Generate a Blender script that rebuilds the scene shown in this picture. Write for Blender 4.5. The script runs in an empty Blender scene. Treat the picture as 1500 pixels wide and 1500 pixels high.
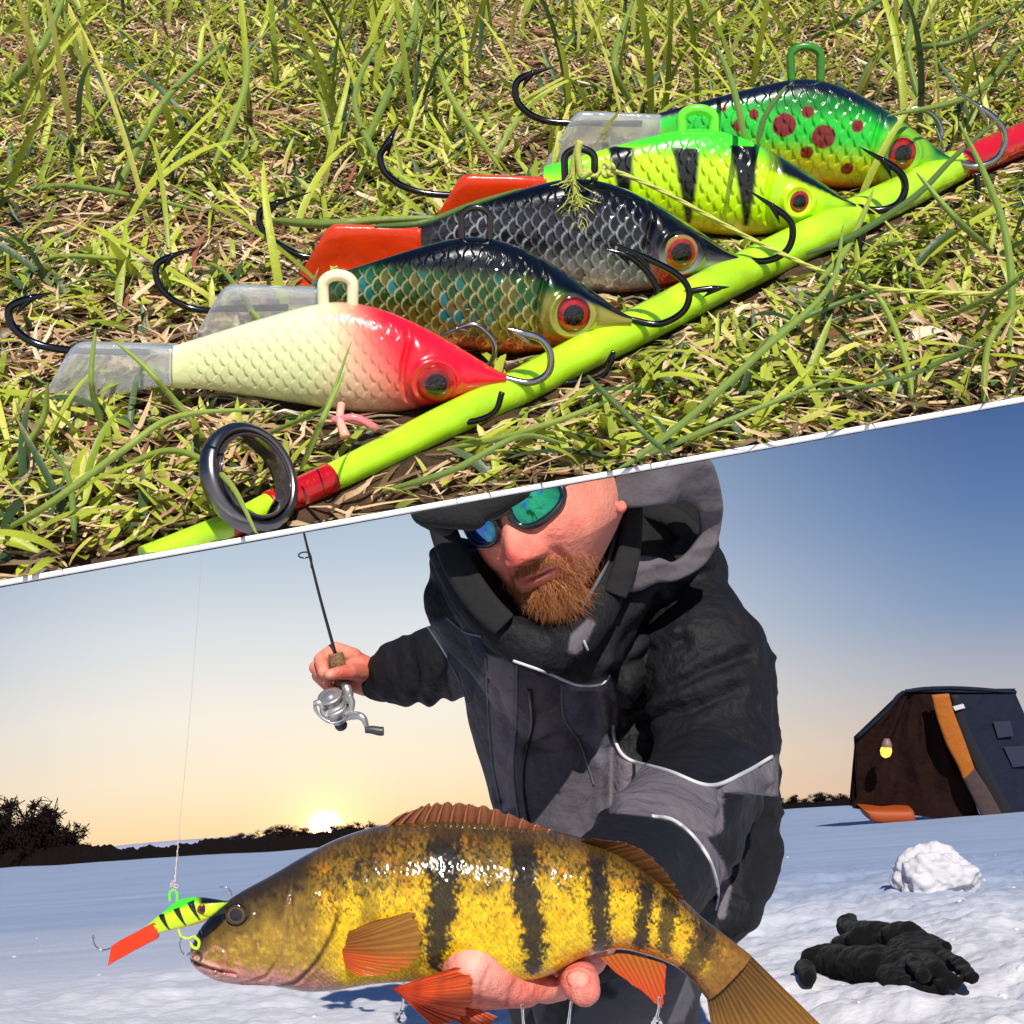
import bpy, math, random
import numpy as np
from mathutils import Vector, Matrix
from mathutils.bvhtree import BVHTree
random.seed(7); rng = np.random.default_rng(7)
scene = bpy.context.scene; COL = scene.collection
# ------------------------------------------------------------------ camera
RES = 1500.0; FPX = 2060.0; CAMH = 0.30
pitch = math.atan((1205-750)/FPX); roll = math.radians(4.2)
F = np.array([0, math.cos(pitch), math.sin(pitch)])
R0 = np.array([1.0, 0, 0]); U0 = np.cross(R0, F)
R = R0*math.cos(roll) - U0*math.sin(roll)
U = U0*math.cos(roll) + R0*math.sin(roll)
CP = np.array([0, 0, CAMH])
cam = bpy.data.cameras.new('camera'); camo = bpy.data.objects.new('camera', cam); COL.objects.link(camo)
cam.sensor_width = 36; cam.lens = 36*FPX/RES; cam.clip_start = 0.01; cam.clip_end = 6000
M = Matrix(((R[0], U[0], -F[0], CP[0]), (R[1], U[1], -F[1], CP[1]), (R[2], U[2], -F[2], CP[2]), (0, 0, 0, 1)))
camo.matrix_world = M; scene.camera = camo
# ------------------------------------------------------------------ sky
def srgb(*c):
    c = np.array(c, float)/255.0
    return np.where(c <= 0.04045, c/12.92, ((c+0.055)/1.055)**2.4)
world = bpy.data.worlds.new('World'); scene.world = world; world.use_nodes = True
wn = world.node_tree; wn.nodes.clear()
def wnode(t, **k):
    n = wn.nodes.new(t)
    for a, b in k.items(): setattr(n, a, b)
    return n
def wmath(op, a, b=None, clamp=False):
    n = wnode('ShaderNodeMath', operation=op, use_clamp=clamp)
    for i, x in enumerate((a, b)):
        if x is None: continue
        if isinstance(x, (int, float)): n.inputs[i].default_value = x
        else: wn.links.new(x, n.inputs[i])
    return n.outputs[0]
def ray(px, py):
    return F + R*(px-750)/FPX + U*(750-py)/FPX
sd = ray(476, 1214); sd = sd/np.linalg.norm(sd)
sh = sd[:2]/np.linalg.norm(sd[:2])
tc = wnode('ShaderNodeTexCoord'); sep = wnode('ShaderNodeSeparateXYZ'); nrm = wnode('ShaderNodeVectorMath', operation='NORMALIZE')
wn.links.new(tc.outputs['Generated'], nrm.inputs[0]); wn.links.new(nrm.outputs[0], sep.inputs[0])
X, Y, Z = sep.outputs
el = wmath('MULTIPLY', wmath('ARCSINE', Z), 57.29578)
hl = wmath('SQRT', wmath('ADD', wmath('MULTIPLY', X, X), wmath('MULTIPLY', Y, Y)))
dt = wmath('DIVIDE', wmath('ADD', wmath('MULTIPLY', X, float(sh[0])), wmath('MULTIPLY', Y, float(sh[1]))), wmath('MAXIMUM', hl, 1e-4))
daz = wmath('MULTIPLY', wmath('ARCCOSINE', wmath('MINIMUM', dt, 0.999999)), 57.29578)
def ramp(stops):
    r = wnode('ShaderNodeValToRGB'); e = r.color_ramp.elements
    r.color_ramp.interpolation = 'EASE' if False else 'LINEAR'
    while len(e) > 1: e.remove(e[-1])
    e[0].position = math.sqrt(max(stops[0][0], 0)/90); e[0].color = (*srgb(*stops[0][1]), 1)
    for p, c in stops[1:]:
        q = e.new(math.sqrt(p/90)); q.color = (*srgb(*c), 1)
    wn.links.new(wmath('SQRT', wmath('DIVIDE', wmath('MAXIMUM', el, 0.0), 90.0)), r.inputs[0])
    return r.outputs[0]
near = ramp([(0, (255, 212, 150)), (1.0, (254, 226, 180)), (2.5, (253, 235, 204)), (5, (246, 238, 224)), (8, (222, 226, 228)), (11, (190, 204, 218)), (16, (150, 174, 205)), (30, (84, 118, 172)), (90, (48, 78, 130))])
away = ramp([(0, (218, 184, 168)), (2, (208, 188, 178)), (4, (176, 178, 187)), (7, (128, 152, 186)), (11, (93, 124, 172)), (15, (68, 99, 150)), (30, (56, 86, 138)), (90, (44, 70, 118))])
mx = wnode('ShaderNodeMix', data_type='RGBA')
mr = wnode('ShaderNodeMapRange', interpolation_type='SMOOTHSTEP')
wn.links.new(daz, mr.inputs[0]); mr.inputs[1].default_value = 4; mr.inputs[2].default_value = 29
wn.links.new(mr.outputs[0], mx.inputs[0]); wn.links.new(near, mx.inputs[6]); wn.links.new(away, mx.inputs[7])
dv = wnode('ShaderNodeVectorMath', operation='DISTANCE'); wn.links.new(nrm.outputs[0], dv.inputs[0]); dv.inputs[1].default_value = tuple(sd)
ang = wmath('MULTIPLY', dv.outputs['Value'], 57.29578)
core = wmath('MULTIPLY', wmath('EXPONENT', wmath('MULTIPLY', wmath('POWER', wmath('DIVIDE', ang, 0.40), 2.0), -1.0)), 14.0)
halo = wmath('MULTIPLY', wmath('EXPONENT', wmath('DIVIDE', ang, -1.0)), 1.5)
def addc(base, fac, col):
    m = wnode('ShaderNodeMix', data_type='RGBA', blend_type='ADD', clamp_factor=False)
    wn.links.new(fac, m.inputs[0]); wn.links.new(base, m.inputs[6]); m.inputs[7].default_value = (*col, 1); return m.outputs[2]
c = addc(mx.outputs[2], core, (1.0, 0.8, 0.45)); c = addc(c, halo, (1.0, 0.42, 0.06))
bg = wnode('ShaderNodeBackground'); wn.links.new(c, bg.inputs[0]); bg.inputs[1].default_value = 0.92
out = wnode('ShaderNodeOutputWorld'); wn.links.new(bg.outputs[0], out.inputs[0])
# ------------------------------------------------------------------ sun
SEL, SAZ = math.radians(31), math.radians(9)
L = np.array([math.cos(SEL)*math.sin(SAZ), -math.cos(SEL)*math.cos(SAZ), math.sin(SEL)])
sl = bpy.data.lights.new('sun_flash', 'SUN'); sl.energy = 4.9; sl.angle = math.radians(0.55); sl.color = (1.0, 0.95, 0.87)  # sun on the turf; also stands in for camera flash on the angler
so = bpy.data.objects.new('sun_flash', sl); COL.objects.link(so)
so.rotation_mode = 'QUATERNION'; so.rotation_quaternion = Vector(L).to_track_quat('Z', 'Y')
vs = scene.view_settings; vs.view_transform = 'Standard'; vs.look = 'None'; vs.gamma = 1; vs.exposure = 0.15
vs.use_curve_mapping = False
# ------------------------------------------------------------------ helpers
def P(px, py, d):
    px = np.asarray(px, float); py = np.asarray(py, float); d = np.asarray(d, float)
    return CP + d[..., None]*(F + R*((px-750)/FPX)[..., None] + U*((750-py)/FPX)[..., None])
def proj(V):
    q = np.asarray(V)-CP; d = q@F
    return 750+FPX*(q@R)/d, 750-FPX*(q@U)/d, d
def unit(v): v = np.asarray(v, float); return v/np.linalg.norm(v)
def sm(a, b, x):
    t = np.clip((np.asarray(x, float)-a)/(b-a), 0, 1); return t*t*(3-2*t)
def lerp(a, b, t):
    t = np.asarray(t)[..., None]; return np.asarray(a)*(1-t)+np.asarray(b)*t
def inpoly(x, y, poly):
    r = np.zeros(x.shape, bool); n = len(poly)
    for i in range(n):
        x1, y1 = poly[i]; x2, y2 = poly[(i+1) % n]
        if y1 == y2: continue
        c_ = ((y1 > y) != (y2 > y)) & (x < (x2-x1)*(y-y1)/(y2-y1)+x1); r ^= c_
    return r
def pdist(x, y, pts, closed=False):
    """distance to a polyline and the parameter along it"""
    best = np.full(x.shape, 1e9); par = np.zeros(x.shape)
    n = len(pts)
    for i in range(n if closed else n-1):
        x1, y1 = pts[i][:2]; x2, y2 = pts[(i+1) % n][:2]
        dx, dy = x2-x1, y2-y1; t = np.clip(((x-x1)*dx+(y-y1)*dy)/(dx*dx+dy*dy+1e-12), 0, 1)
        d = np.hypot(x-x1-t*dx, y-y1-t*dy); m = d < best
        best = np.where(m, d, best); par = np.where(m, i+t, par)
    return best, par
def _h(ix, iy, iz, s):
    h = (ix*374761393+iy*668265263+iz*2147483647+s*144665) & 0xffffffff
    h = ((h ^ (h >> 13))*1274126177) & 0xffffffff
    return ((h ^ (h >> 16)) & 0xffff)/65535.0
def vnoise(p, s=0):
    p = np.asarray(p, float); i = np.floor(p).astype(np.int64); f = p-i; f = f*f*(3-2*f); r = 0
    for a in (0, 1):
        for b in (0, 1):
            for c_ in (0, 1):
                w = (f[..., 0] if a else 1-f[..., 0])*(f[..., 1] if b else 1-f[..., 1])*(f[..., 2] if c_ else 1-f[..., 2])
                r = r+w*_h(i[..., 0]+a, i[..., 1]+b, i[..., 2]+c_, s)
    return r*2-1
def fbm(p, o=4, s=0):
    r = 0; a = 1; t = 0; p = np.asarray(p, float)
    for k in range(o): r = r+a*vnoise(p*(2.03**k)+k*17.3, s+k); t += a; a *= .5
    return r/t
def crs(pts, n):
    """Catmull-Rom through rows of pts -> n rows"""
    pts = np.asarray(pts, float); m = len(pts)
    if m == 2: t = np.linspace(0, 1, n)[:, None]; return pts[0]*(1-t)+pts[1]*t
    e = np.vstack([2*pts[0]-pts[1], pts, 2*pts[-1]-pts[-2]])
    t = np.linspace(0, m-1-1e-9, n); i = t.astype(int); f = (t-i)[:, None]
    p0, p1, p2, p3 = e[i], e[i+1], e[i+2], e[i+3]
    return .5*((2*p1)+(-p0+p2)*f+(2*p0-5*p1+4*p2-p3)*f**2+(-p0+3*p1-3*p2+p3)*f**3)
# ---- mesh making
def mk(name, V, Fs, mat=None, parent=None, col=None, smooth=True, link=True):
    V = np.asarray(V, np.float64).reshape(-1, 3)
    me = bpy.data.meshes.new(name)
    if isinstance(Fs, np.ndarray): Fs = [Fs]
    Fs = [np.asarray(f, np.int64) for f in Fs if len(f)]
    if Fs and Fs[0].ndim == 1:  # ragged list of faces
        me.from_pydata(V.tolist(), [], [list(map(int, f)) for f in Fs])
    else:
        loops = np.concatenate([f.ravel() for f in Fs]); cnt = np.concatenate([np.full(len(f), f.shape[1]) for f in Fs])
        me.vertices.add(len(V)); me.vertices.foreach_set('co', V.ravel())
        me.loops.add(len(loops)); me.loops.foreach_set('vertex_index', loops.astype(np.int32))
        me.polygons.add(len(cnt)); st = np.concatenate([[0], np.cumsum(cnt)[:-1]])
        me.polygons.foreach_set('loop_start', st.astype(np.int32)); me.polygons.foreach_set('loop_total', cnt.astype(np.int32))
        me.update(calc_edges=True)
    me.validate()
    if smooth: me.polygons.foreach_set('use_smooth', np.ones(len(me.polygons), bool))
    if col is not None: setcol(me, col)
    if mat: me.materials.append(mat)
    o = bpy.data.objects.new(name, me)
    if link: COL.objects.link(o)
    if parent is not None:
        o.parent = parent; o.matrix_parent_inverse = parent.matrix_world.inverted()
    return o
def setcol(me, col):
    a = me.color_attributes.new('Col', 'FLOAT_COLOR', 'POINT'); n = len(me.vertices)
    c4 = np.ones((n, 4)); c4[:, :3] = np.clip(col, 0, 1); a.data.foreach_set('color', c4.ravel())
def grid(nu, nv, wrap_v=False, flip=False):
    i, j = np.meshgrid(np.arange(nu-1), np.arange(nv if wrap_v else nv-1), indexing='ij')
    a = i*nv+j; b = i*nv+(j+1) % nv; f = np.stack([a, b, b+nv, a+nv], -1).reshape(-1, 4)
    return f[:, ::-1] if flip else f
class G:
    """collects geometry for ONE mesh"""
    def __init__(s): s.V = []; s.F = []; s.C = []; s.n = 0
    def add(s, V, Fq, col=None):
        V = np.asarray(V, float).reshape(-1, 3); s.V.append(V)
        for f in (Fq if isinstance(Fq, list) else [Fq]): s.F.append(np.asarray(f)+s.n)
        s.n += len(V)
        c_ = np.ones((len(V), 3))*.5 if col is None else np.broadcast_to(np.asarray(col, float), (len(V), 3)); s.C.append(c_)
        return s
    def build(s, name, mat=None, parent=None, smooth=True, link=True, usecol=True):
        q = [f for f in s.F if f.shape[1] == 4]; t = [f for f in s.F if f.shape[1] == 3]
        Fs = ([np.concatenate(q)] if q else [])+([np.concatenate(t)] if t else [])
        return mk(name, np.concatenate(s.V), Fs, mat, parent, np.concatenate(s.C) if usecol else None, smooth, link)
def tube_vf(pts, rad, seg=10, n=None, flat=1.0, cap=True, up=None):
    pts = np.asarray(pts, float); rad = np.asarray(rad, float)*np.ones(len(pts))
    if n: q = crs(np.hstack([pts, rad[:, None]]), n); pts = q[:, :3]; rad = np.maximum(q[:, 3], 1e-6)
    T = np.gradient(pts, axis=0); T /= np.linalg.norm(T, axis=1)[:, None]+1e-12
    a = np.array(up if up is not None else ([0, 0, 1.] if abs(T[0][2]) < .9 else [1., 0, 0])); N = []
    a = unit(a-T[0]*(a@T[0]))
    for t in T: a = a-t*(a@t); a = a/(np.linalg.norm(a)+1e-12); N.append(a)
    N = np.array(N); B = np.cross(T, N); ph = np.linspace(0, 2*math.pi, seg, endpoint=False)
    V = pts[:, None]+rad[:, None, None]*(N[:, None]*np.cos(ph)[None, :, None]*flat+B[:, None]*np.sin(ph)[None, :, None])
    m = len(pts); V = V.reshape(-1, 3); Fq = grid(m, seg, True); tri = []
    if cap:
        V = np.vstack([V, pts[0], pts[-1]]); c0, c1 = m*seg, m*seg+1; j = np.arange(seg)
        tri = np.vstack([np.stack([np.full(seg, c0), (j+1) % seg, j], -1), np.stack([np.full(seg, c1), (m-1)*seg+j, (m-1)*seg+(j+1) % seg], -1)])
        return V, [Fq, tri]
    return V, [Fq]
def caps_vf(p0, p1, r0, r1, seg=16, rings=5):
    """a capsule with two radii"""
    p0 = np.array(p0, float); p1 = np.array(p1, float); ax = unit(p1-p0); P_, Rr = [], []
    for a in np.linspace(0.02, math.pi/2, rings): P_.append(p0-ax*r0*math.cos(a)); Rr.append(r0*math.sin(a))
    for a in np.linspace(math.pi/2, 0.02, rings): P_.append(p1+ax*r1*math.cos(a)); Rr.append(r1*math.sin(a))
    return tube_vf(P_, Rr, seg)
def loft_vf(A, B, N, T, ns=60, nr=32, pw=1.0, caps=True):
    """sections: A top, B bottom, N thickness direction, T half thickness (rows)"""
    A = np.asarray(A, float); B = np.asarray(B, float); T = np.asarray(T, float)*np.ones(len(A)); N = np.broadcast_to(np.asarray(N, float), A.shape)
    q = crs(np.hstack([A, B, N, T[:, None]]), ns); A, B, N, T = q[:, :3], q[:, 3:6], q[:, 6:9], np.maximum(q[:, 9], 1e-5)
    ph = np.linspace(0, 2*math.pi, nr, endpoint=False); c_, s_ = np.cos(ph), np.sin(ph)
    c_ = np.sign(c_)*np.abs(c_)**pw; s_ = np.sign(s_)*np.abs(s_)**pw
    mid = (A+B)/2; H = (A-B)/2
    V = mid[:, None]+H[:, None]*c_[None, :, None]+N[:, None]*(T[:, None]*s_[None])[..., None]
    Fq = grid(ns, nr, True); V = V.reshape(-1, 3); st = np.repeat(np.linspace(0, 1, ns), nr); cc = np.tile(c_, ns); ss = np.tile(s_, ns)
    if caps:
        V = np.vstack([V, mid[0], mid[-1]]); j = np.arange(nr); c0 = ns*nr
        tri = np.vstack([np.stack([np.full(nr, c0), (j+1) % nr, j], -1), np.stack([np.full(nr, c0+1), (ns-1)*nr+j, (ns-1)*nr+(j+1) % nr], -1)])
        return V, [Fq, tri], np.append(st, [0, 1]), np.append(cc, [0, 0]), np.append(ss, [0, 0])
    return V, [Fq], st, cc, ss
def vnorm(o):
    me = o.data; n = np.empty(len(me.vertices)*3); me.vertices.foreach_get('normal', n) if False else None
    a = np.empty(len(me.vertices)*3, np.float32); me.vertex_normals.foreach_get('vector', a); return a.reshape(-1, 3).astype(float)
def vco(o):
    a = np.empty(len(o.data.vertices)*3); o.data.vertices.foreach_get('co', a); return a.reshape(-1, 3)
def setco(o, V): o.data.vertices.foreach_set('co', np.asarray(V).ravel()); o.data.update()
def remesh(o, voxel, smooth=3, fac=.5):
    m = o.modifiers.new('r', 'REMESH'); m.mode = 'VOXEL'; m.voxel_size = voxel; m.use_smooth_shade = True
    if smooth: s = o.modifiers.new('s', 'SMOOTH'); s.iterations = smooth; s.factor = fac
    bpy.context.view_layer.update(); dg = bpy.context.evaluated_depsgraph_get()
    me = bpy.data.meshes.new_from_object(o.evaluated_get(dg)); o.modifiers.clear(); mats = list(o.data.materials)
    o.data = me; me.materials.clear(); [me.materials.append(x) for x in mats]
    me.polygons.foreach_set('use_smooth', np.ones(len(me.polygons), bool))
    for a in list(me.color_attributes): me.color_attributes.remove(a)
    return o
def bvh(o): return BVHTree.FromPolygons([tuple(v) for v in vco(o)], [tuple(p.vertices) for p in o.data.polygons])
def hit(b, px, py, off=0.0):
    d = unit(ray(px, py)); h = b.ray_cast(Vector(CP), Vector(d))
    if h[0] is None: return None
    return np.array(h[0])-d*off
def surf_line(b, pts, off, n=40):
    q = crs(np.array(pts, float), n); r = [hit(b, x, y, off) for x, y in q]
    r = [x for x in r if x is not None]
    if len(r) < 3: return None
    r = np.array(r)
    for _ in range(2): r[1:-1] = (r[:-2]+2*r[1:-1]+r[2:])/4
    return r
# ---- naming
def thing(name, label, cat, loc=(0, 0, 0), group=None):
    o = bpy.data.objects.new(name, None); COL.objects.link(o); o.empty_display_size = .02
    o.location = tuple(float(x) for x in loc); bpy.context.view_layer.update()
    return tag(o, label, cat, group)
def tag(o, label=None, cat=None, group=None, kind=None):
    if label: o['label'] = label
    if cat: o['category'] = cat
    if group: o['group'] = group
    if kind: o['kind'] = kind
    return o
# ---- materials
def mat(name, col=(.5, .5, .5), rough=.5, metal=0, coat=0, bump=None, var=None, trans=0, ior=1.45, sss=0, sssr=(.01, .004, .002), sheen=0, emit=None, coatr=.05, spec=.5, rvar=None, alpha=1):
    m = bpy.data.materials.new(name); m.use_nodes = True; nt = m.node_tree; b = nt.nodes['Principled BSDF']; I = b.inputs
    def nd(t, **k):
        n = nt.nodes.new(t)
        for a, v in k.items(): setattr(n, a, v)
        return n
    tcn = nd('ShaderNodeTexCoord')
    if isinstance(col, str): a = nd('ShaderNodeAttribute', attribute_name='Col'); src = a.outputs['Color']
    else: r = nd('ShaderNodeRGB'); r.outputs[0].default_value = (*col, 1); src = r.outputs[0]
    if var:
        nz = nd('ShaderNodeTexNoise'); nz.inputs['Scale'].default_value = var[0]; nz.inputs['Detail'].default_value = 6
        nt.links.new(tcn.outputs['Object'], nz.inputs['Vector'])
        mrn = nd('ShaderNodeMapRange'); mrn.inputs[1].default_value = .3; mrn.inputs[2].default_value = .7
        mrn.inputs[3].default_value = 1-var[1]; mrn.inputs[4].default_value = 1+var[1]; nt.links.new(nz.outputs[0], mrn.inputs[0])
        mm = nd('ShaderNodeMix', data_type='RGBA', blend_type='MULTIPLY'); mm.inputs[0].default_value = 1
        nt.links.new(src, mm.inputs[6]); nt.links.new(mrn.outputs[0], mm.inputs[7]); src = mm.outputs[2]
    nt.links.new(src, I['Base Color'])
    I['Roughness'].default_value = rough; I['Metallic'].default_value = metal; I['IOR'].default_value = ior
    I['Coat Weight'].default_value = coat; I['Coat Roughness'].default_value = coatr; I['Specular IOR Level'].default_value = spec
    I['Transmission Weight'].default_value = trans; I['Alpha'].default_value = alpha
    if sheen: I['Sheen Weight'].default_value = sheen
    if sss: I['Subsurface Weight'].default_value = sss; I['Subsurface Radius'].default_value = sssr; I['Subsurface Scale'].default_value = 1
    if emit: I['Emission Color'].default_value = (*emit[0], 1); I['Emission Strength'].default_value = emit[1]
    if rvar:
        nz = nd('ShaderNodeTexNoise'); nz.inputs['Scale'].default_value = rvar[0]; nt.links.new(tcn.outputs['Object'], nz.inputs['Vector'])
        mrn = nd('ShaderNodeMapRange'); mrn.inputs[1].default_value = .35; mrn.inputs[2].default_value = .65
        mrn.inputs[3].default_value = rvar[1]; mrn.inputs[4].default_value = rvar[2]; nt.links.new(nz.outputs[0], mrn.inputs[0]); nt.links.new(mrn.outputs[0], I['Roughness'])
    prev = None
    for bp in (bump or []):
        nz = nd('ShaderNodeTexNoise'); nz.inputs['Scale'].default_value = bp[0]; nz.inputs['Detail'].default_value = 5
        nt.links.new(tcn.outputs['Object'], nz.inputs['Vector'])
        bn = nd('ShaderNodeBump'); bn.inputs['Strength'].default_value = 1; bn.inputs['Distance'].default_value = bp[1]
        nt.links.new(nz.outputs[0], bn.inputs['Height'])
        if prev: nt.links.new(prev, bn.inputs['Normal'])
        prev = bn.outputs[0]
    if prev: nt.links.new(prev, I['Normal'])
    return m
# ------------------------------------------------------------------ SNOW, SHORE (large structure)
M_snow = mat('snow', 'attr', rough=.75, bump=[(60, .003), (400, .0006)], spec=.3)
def ground_z(x, y):
    r = np.hypot(x, y); p = np.stack([x, y, 0*x], -1)
    z = .012*fbm(p*1.3, 3, 3)*sm(.2, 3, r)+.05*fbm(p*.25, 3, 9)*sm(6, 20, r)
    rough = sm(9, 3.0, r)*sm(-1.2, .8, x+.3*fbm(p*.9, 2, 5))          # trampled snow, right and near
    rough = np.maximum(rough, .6*sm(4.6, 2.8, r))
    z = z+rough*(.050*fbm(p*3.6, 4, 21)+.030*np.abs(fbm(p*10, 4, 33))+.002*fbm(p*42, 2, 39))
    q = p*np.array([1.0, 5.0, 1]); z = z+.010*fbm(q*.8+4, 3, 12)*sm(2.5, 6, r)*sm(45, 12, r)  # wind ripples across the view
    return z
th = np.concatenate([np.linspace(-.40, .45, 620), np.linspace(.45, 2*math.pi-.40, 140)[1:-1]])
rr = np.concatenate([[0.02], np.geomspace(.5, 14, 620), np.geomspace(14, 4000, 110)[1:]])
RR, TH = np.meshgrid(rr, th, indexing='ij'); gx, gy = RR*np.sin(TH), RR*np.cos(TH)
gz = ground_z(gx, gy); pn = np.stack([gx, gy, 0*gx], -1)
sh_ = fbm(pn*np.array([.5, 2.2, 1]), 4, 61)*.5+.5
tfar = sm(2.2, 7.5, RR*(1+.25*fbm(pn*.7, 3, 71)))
cs = lerp(srgb(212, 210, 214), srgb(156, 172, 198), tfar)*(0.90+.14*sh_[..., None])  # distant snow painted darker and bluer, in place of flash fading with distance
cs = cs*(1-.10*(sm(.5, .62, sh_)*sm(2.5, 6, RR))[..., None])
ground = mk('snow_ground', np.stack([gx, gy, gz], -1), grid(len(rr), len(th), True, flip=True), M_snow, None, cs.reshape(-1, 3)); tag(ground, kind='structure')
def on_ground(px, py, z=0.0):
    d = ray(px, py); t = (z-CAMH)/d[2]; return CP+d*t
# snow lump and small crumbs
def lump(name, c, rad, seed, sq=(1, 1, .9), label=None, cat=None, group=None, nu=70, parent=None):
    u, v = np.meshgrid(np.linspace(0.001, math.pi-.001, nu), np.linspace(0, 2*math.pi, nu*2, endpoint=False), indexing='ij')
    d = np.stack([np.sin(u)*np.cos(v), np.sin(u)*np.sin(v), np.cos(u)], -1)
    k = 1+.42*fbm(d*1.9+seed, 3, seed)+.07*fbm(d*5+seed, 3, seed+5)+.02*fbm(d*18, 2, seed+9)
    V = d*k[..., None]*rad*np.array(sq)+np.array(c)
    o = mk(name, V, grid(nu, nu*2, True), M_snow, parent, srgb(190, 188, 192)); 
    if label: tag(o, label, cat, group)
    return o
p0 = on_ground(1372, 1308)
lump('snow_lump', p0+np.array([0, 0, .045]), .118, 3, (1.05, .8, .82), 'rounded lump of packed snow standing on the snow behind the black gloves', 'snow lump')
g = G()
for k in range(110):
    px = rng.uniform(1000, 1500) if k % 3 else rng.uniform(0, 1500); py = rng.uniform(1240, 1500); c0 = on_ground(px, py); 
    r = rng.uniform(.002, .008)*(1 if rng.random() > .12 else 2.2); s = k
    u, v = np.meshgrid(np.linspace(0.01, math.pi-.01, 8), np.linspace(0, 2*math.pi, 12, endpoint=False), indexing='ij')
    d = np.stack([np.sin(u)*np.cos(v), np.sin(u)*np.sin(v), np.cos(u)], -1)
    V = d*(1+.4*fbm(d*2+s, 2, s % 50))[..., None]*r*np.array([1, 1, .6])+np.array([c0[0], c0[1], float(ground_z(np.array(c0[0]), np.array(c0[1])))-r*.15])
    g.add(V, grid(8, 12, True), srgb(205, 205, 210))
tag(g.build('snow_crumbs', M_snow), kind='stuff')
# far shore
M_bank = mat('bank_scrub', (.009, .006, .005), spec=.05, rough=.95, bump=[(3, .15)])
M_twig = mat('twig_bark', (.016, .010, .008), spec=.05, rough=.9)
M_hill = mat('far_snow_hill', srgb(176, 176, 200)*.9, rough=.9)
def shore_pts(x0, x1, base, n):
    """points on the snow under a pixel line"""
    t = np.linspace(x0, x1, n); b = np.interp(t, [q[0] for q in base], [q[1] for q in base]); return np.array([on_ground(a, c_) for a, c_ in zip(t, b)]), t
def bank(name, x0, x1, base, top, n, seed):
    pts, t = shore_pts(x0, x1, base, n); g = G(); tp = np.interp(t, [q[0] for q in top], [q[1] for q in top]); bs = np.interp(t, [q[0] for q in base], [q[1] for q in base])
    dist = np.linalg.norm(pts-CP, axis=1); h = (bs-tp)/FPX*dist; h = h*(1+.28*fbm(np.stack([t*.05, 0*t, 0*t], -1), 3, seed)+.18*fbm(np.stack([t*.4, 0*t, 0*t], -1), 2, seed+3))
    out_ = pts.copy(); dirv = pts-CP; dirv[:, 2] = 0; dirv /= np.linalg.norm(dirv, axis=1)[:, None]
    rows = []
    for a, hh in ((-.4, -.3), (0, .25), (.5, .75), (1.2, 1.0), (2.6, .95), (5, .5), (8, -.3)):
        q = pts+dirv*a*1.3; q = q.copy(); q[:, 2] = h*hh+.05*h*fbm(np.stack([t*.3, 0*t+a, 0*t], -1), 2, seed+8); rows.append(q)
    V = np.stack(rows, 0); return tag(mk(name, V, grid(len(rows), n), M_bank), kind='structure')
base_l = [(-500, 1307), (0, 1272), (400, 1246), (560, 1233), (760, 1219)]
base_l = base_l[:-1]+[(760, 1219), (1070, 1195)]
bank('shore_bank', -500, 1070, base_l, [(-500, 1270), (0, 1243), (230, 1242), (330, 1230), (420, 1222), (560, 1214), (760, 1206), (1070, 1187)], 520, 4)
base_r = [(1050, 1193), (1240, 1180), (1500, 1163), (1900, 1134)]
bank('shore_bank', 1050, 1900, base_r, [(1050, 1184), (1150, 1178), (1240, 1171), (1500, 1152), (1900, 1123)], 300, 9)
# far snowy ridge
pt, t = shore_pts(60, 420, [(60, 1264), (420, 1238)], 80); dirv = pt-CP; dirv[:, 2] = 0; dirv /= np.linalg.norm(dirv, axis=1)[:, None]
pts2 = CP+dirv*260; rows = []
for a, hh in ((0, -.4), (6, 1.0), (20, 1.3), (60, -1)):
    q = pts2+dirv*a; q[:, 2] = (.35+.9*sm(60, 200, t)*sm(430, 330, t)+.12*fbm(np.stack([t*.02, 0*t, 0*t], -1), 2, 3))*(1 if hh > 0 else 0)*min(hh, 1.6) + (-.5 if hh < 0 else 0); rows.append(q)
tag(mk('far_ridge', np.stack(rows, 0), grid(len(rows), 80), M_hill), kind='structure')
# bare trees and bushes
def bare_tree_meshes(seed, h, spread, nmain):
    rg = np.random.default_rng(seed); tr = G(); cr = G()
    def seg(g_, a, b, ra, rb, k=4): V, f = tube_vf([a, (a+b)/2+rg.normal(0, .02*h, 3), b], [max(ra, h*.0026), max((ra+rb)/2, h*.0022), max(rb, h*.0018)], k, cap=False); g_.add(V, f)
    def grow(p, d, l, r, dep):
        e = p+d*l; seg(cr if dep else tr, p, e, r, r*.6)
        if dep >= 5: return
        for _ in range(3 if dep else nmain):
            nd_ = unit(d+rg.normal(0, spread, 3)+np.array([0, 0, .1])); grow(p+d*l*rg.uniform(.35, 1), nd_, l*rg.uniform(.5, .85), r*.55, dep+1)
    grow(np.zeros(3), np.array([0, 0, 1.]), h*.16, h*.016, 0); return tr, cr
protos = []
for s, (h, sp, nm) in enumerate([(1, .62, 6), (1, .5, 5), (1, .8, 7)]):
    tr, cr = bare_tree_meshes(s+3, h, sp, nm); a = tr.build('trunk', M_twig, link=False, usecol=False); b_ = cr.build('crown', M_twig, link=False, usecol=False); 
    for me in (a.data, b_.data):
        pass
    va = vco(a); vb = vco(b_); hh = vb[:, 2].max(); va /= hh; vb /= hh; setco(a, va); setco(b_, vb); protos.append((a.data, b_.data))
shore_trees = [(8, 84, 'the tallest bare tree, cut by the left edge of the frame'), (38, 80, ''), (64, 72, ''), (84, 62, ''), (96, 44, ''), (-20, 88, ''), (22, 60, ''), (52, 52, '')]
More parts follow.
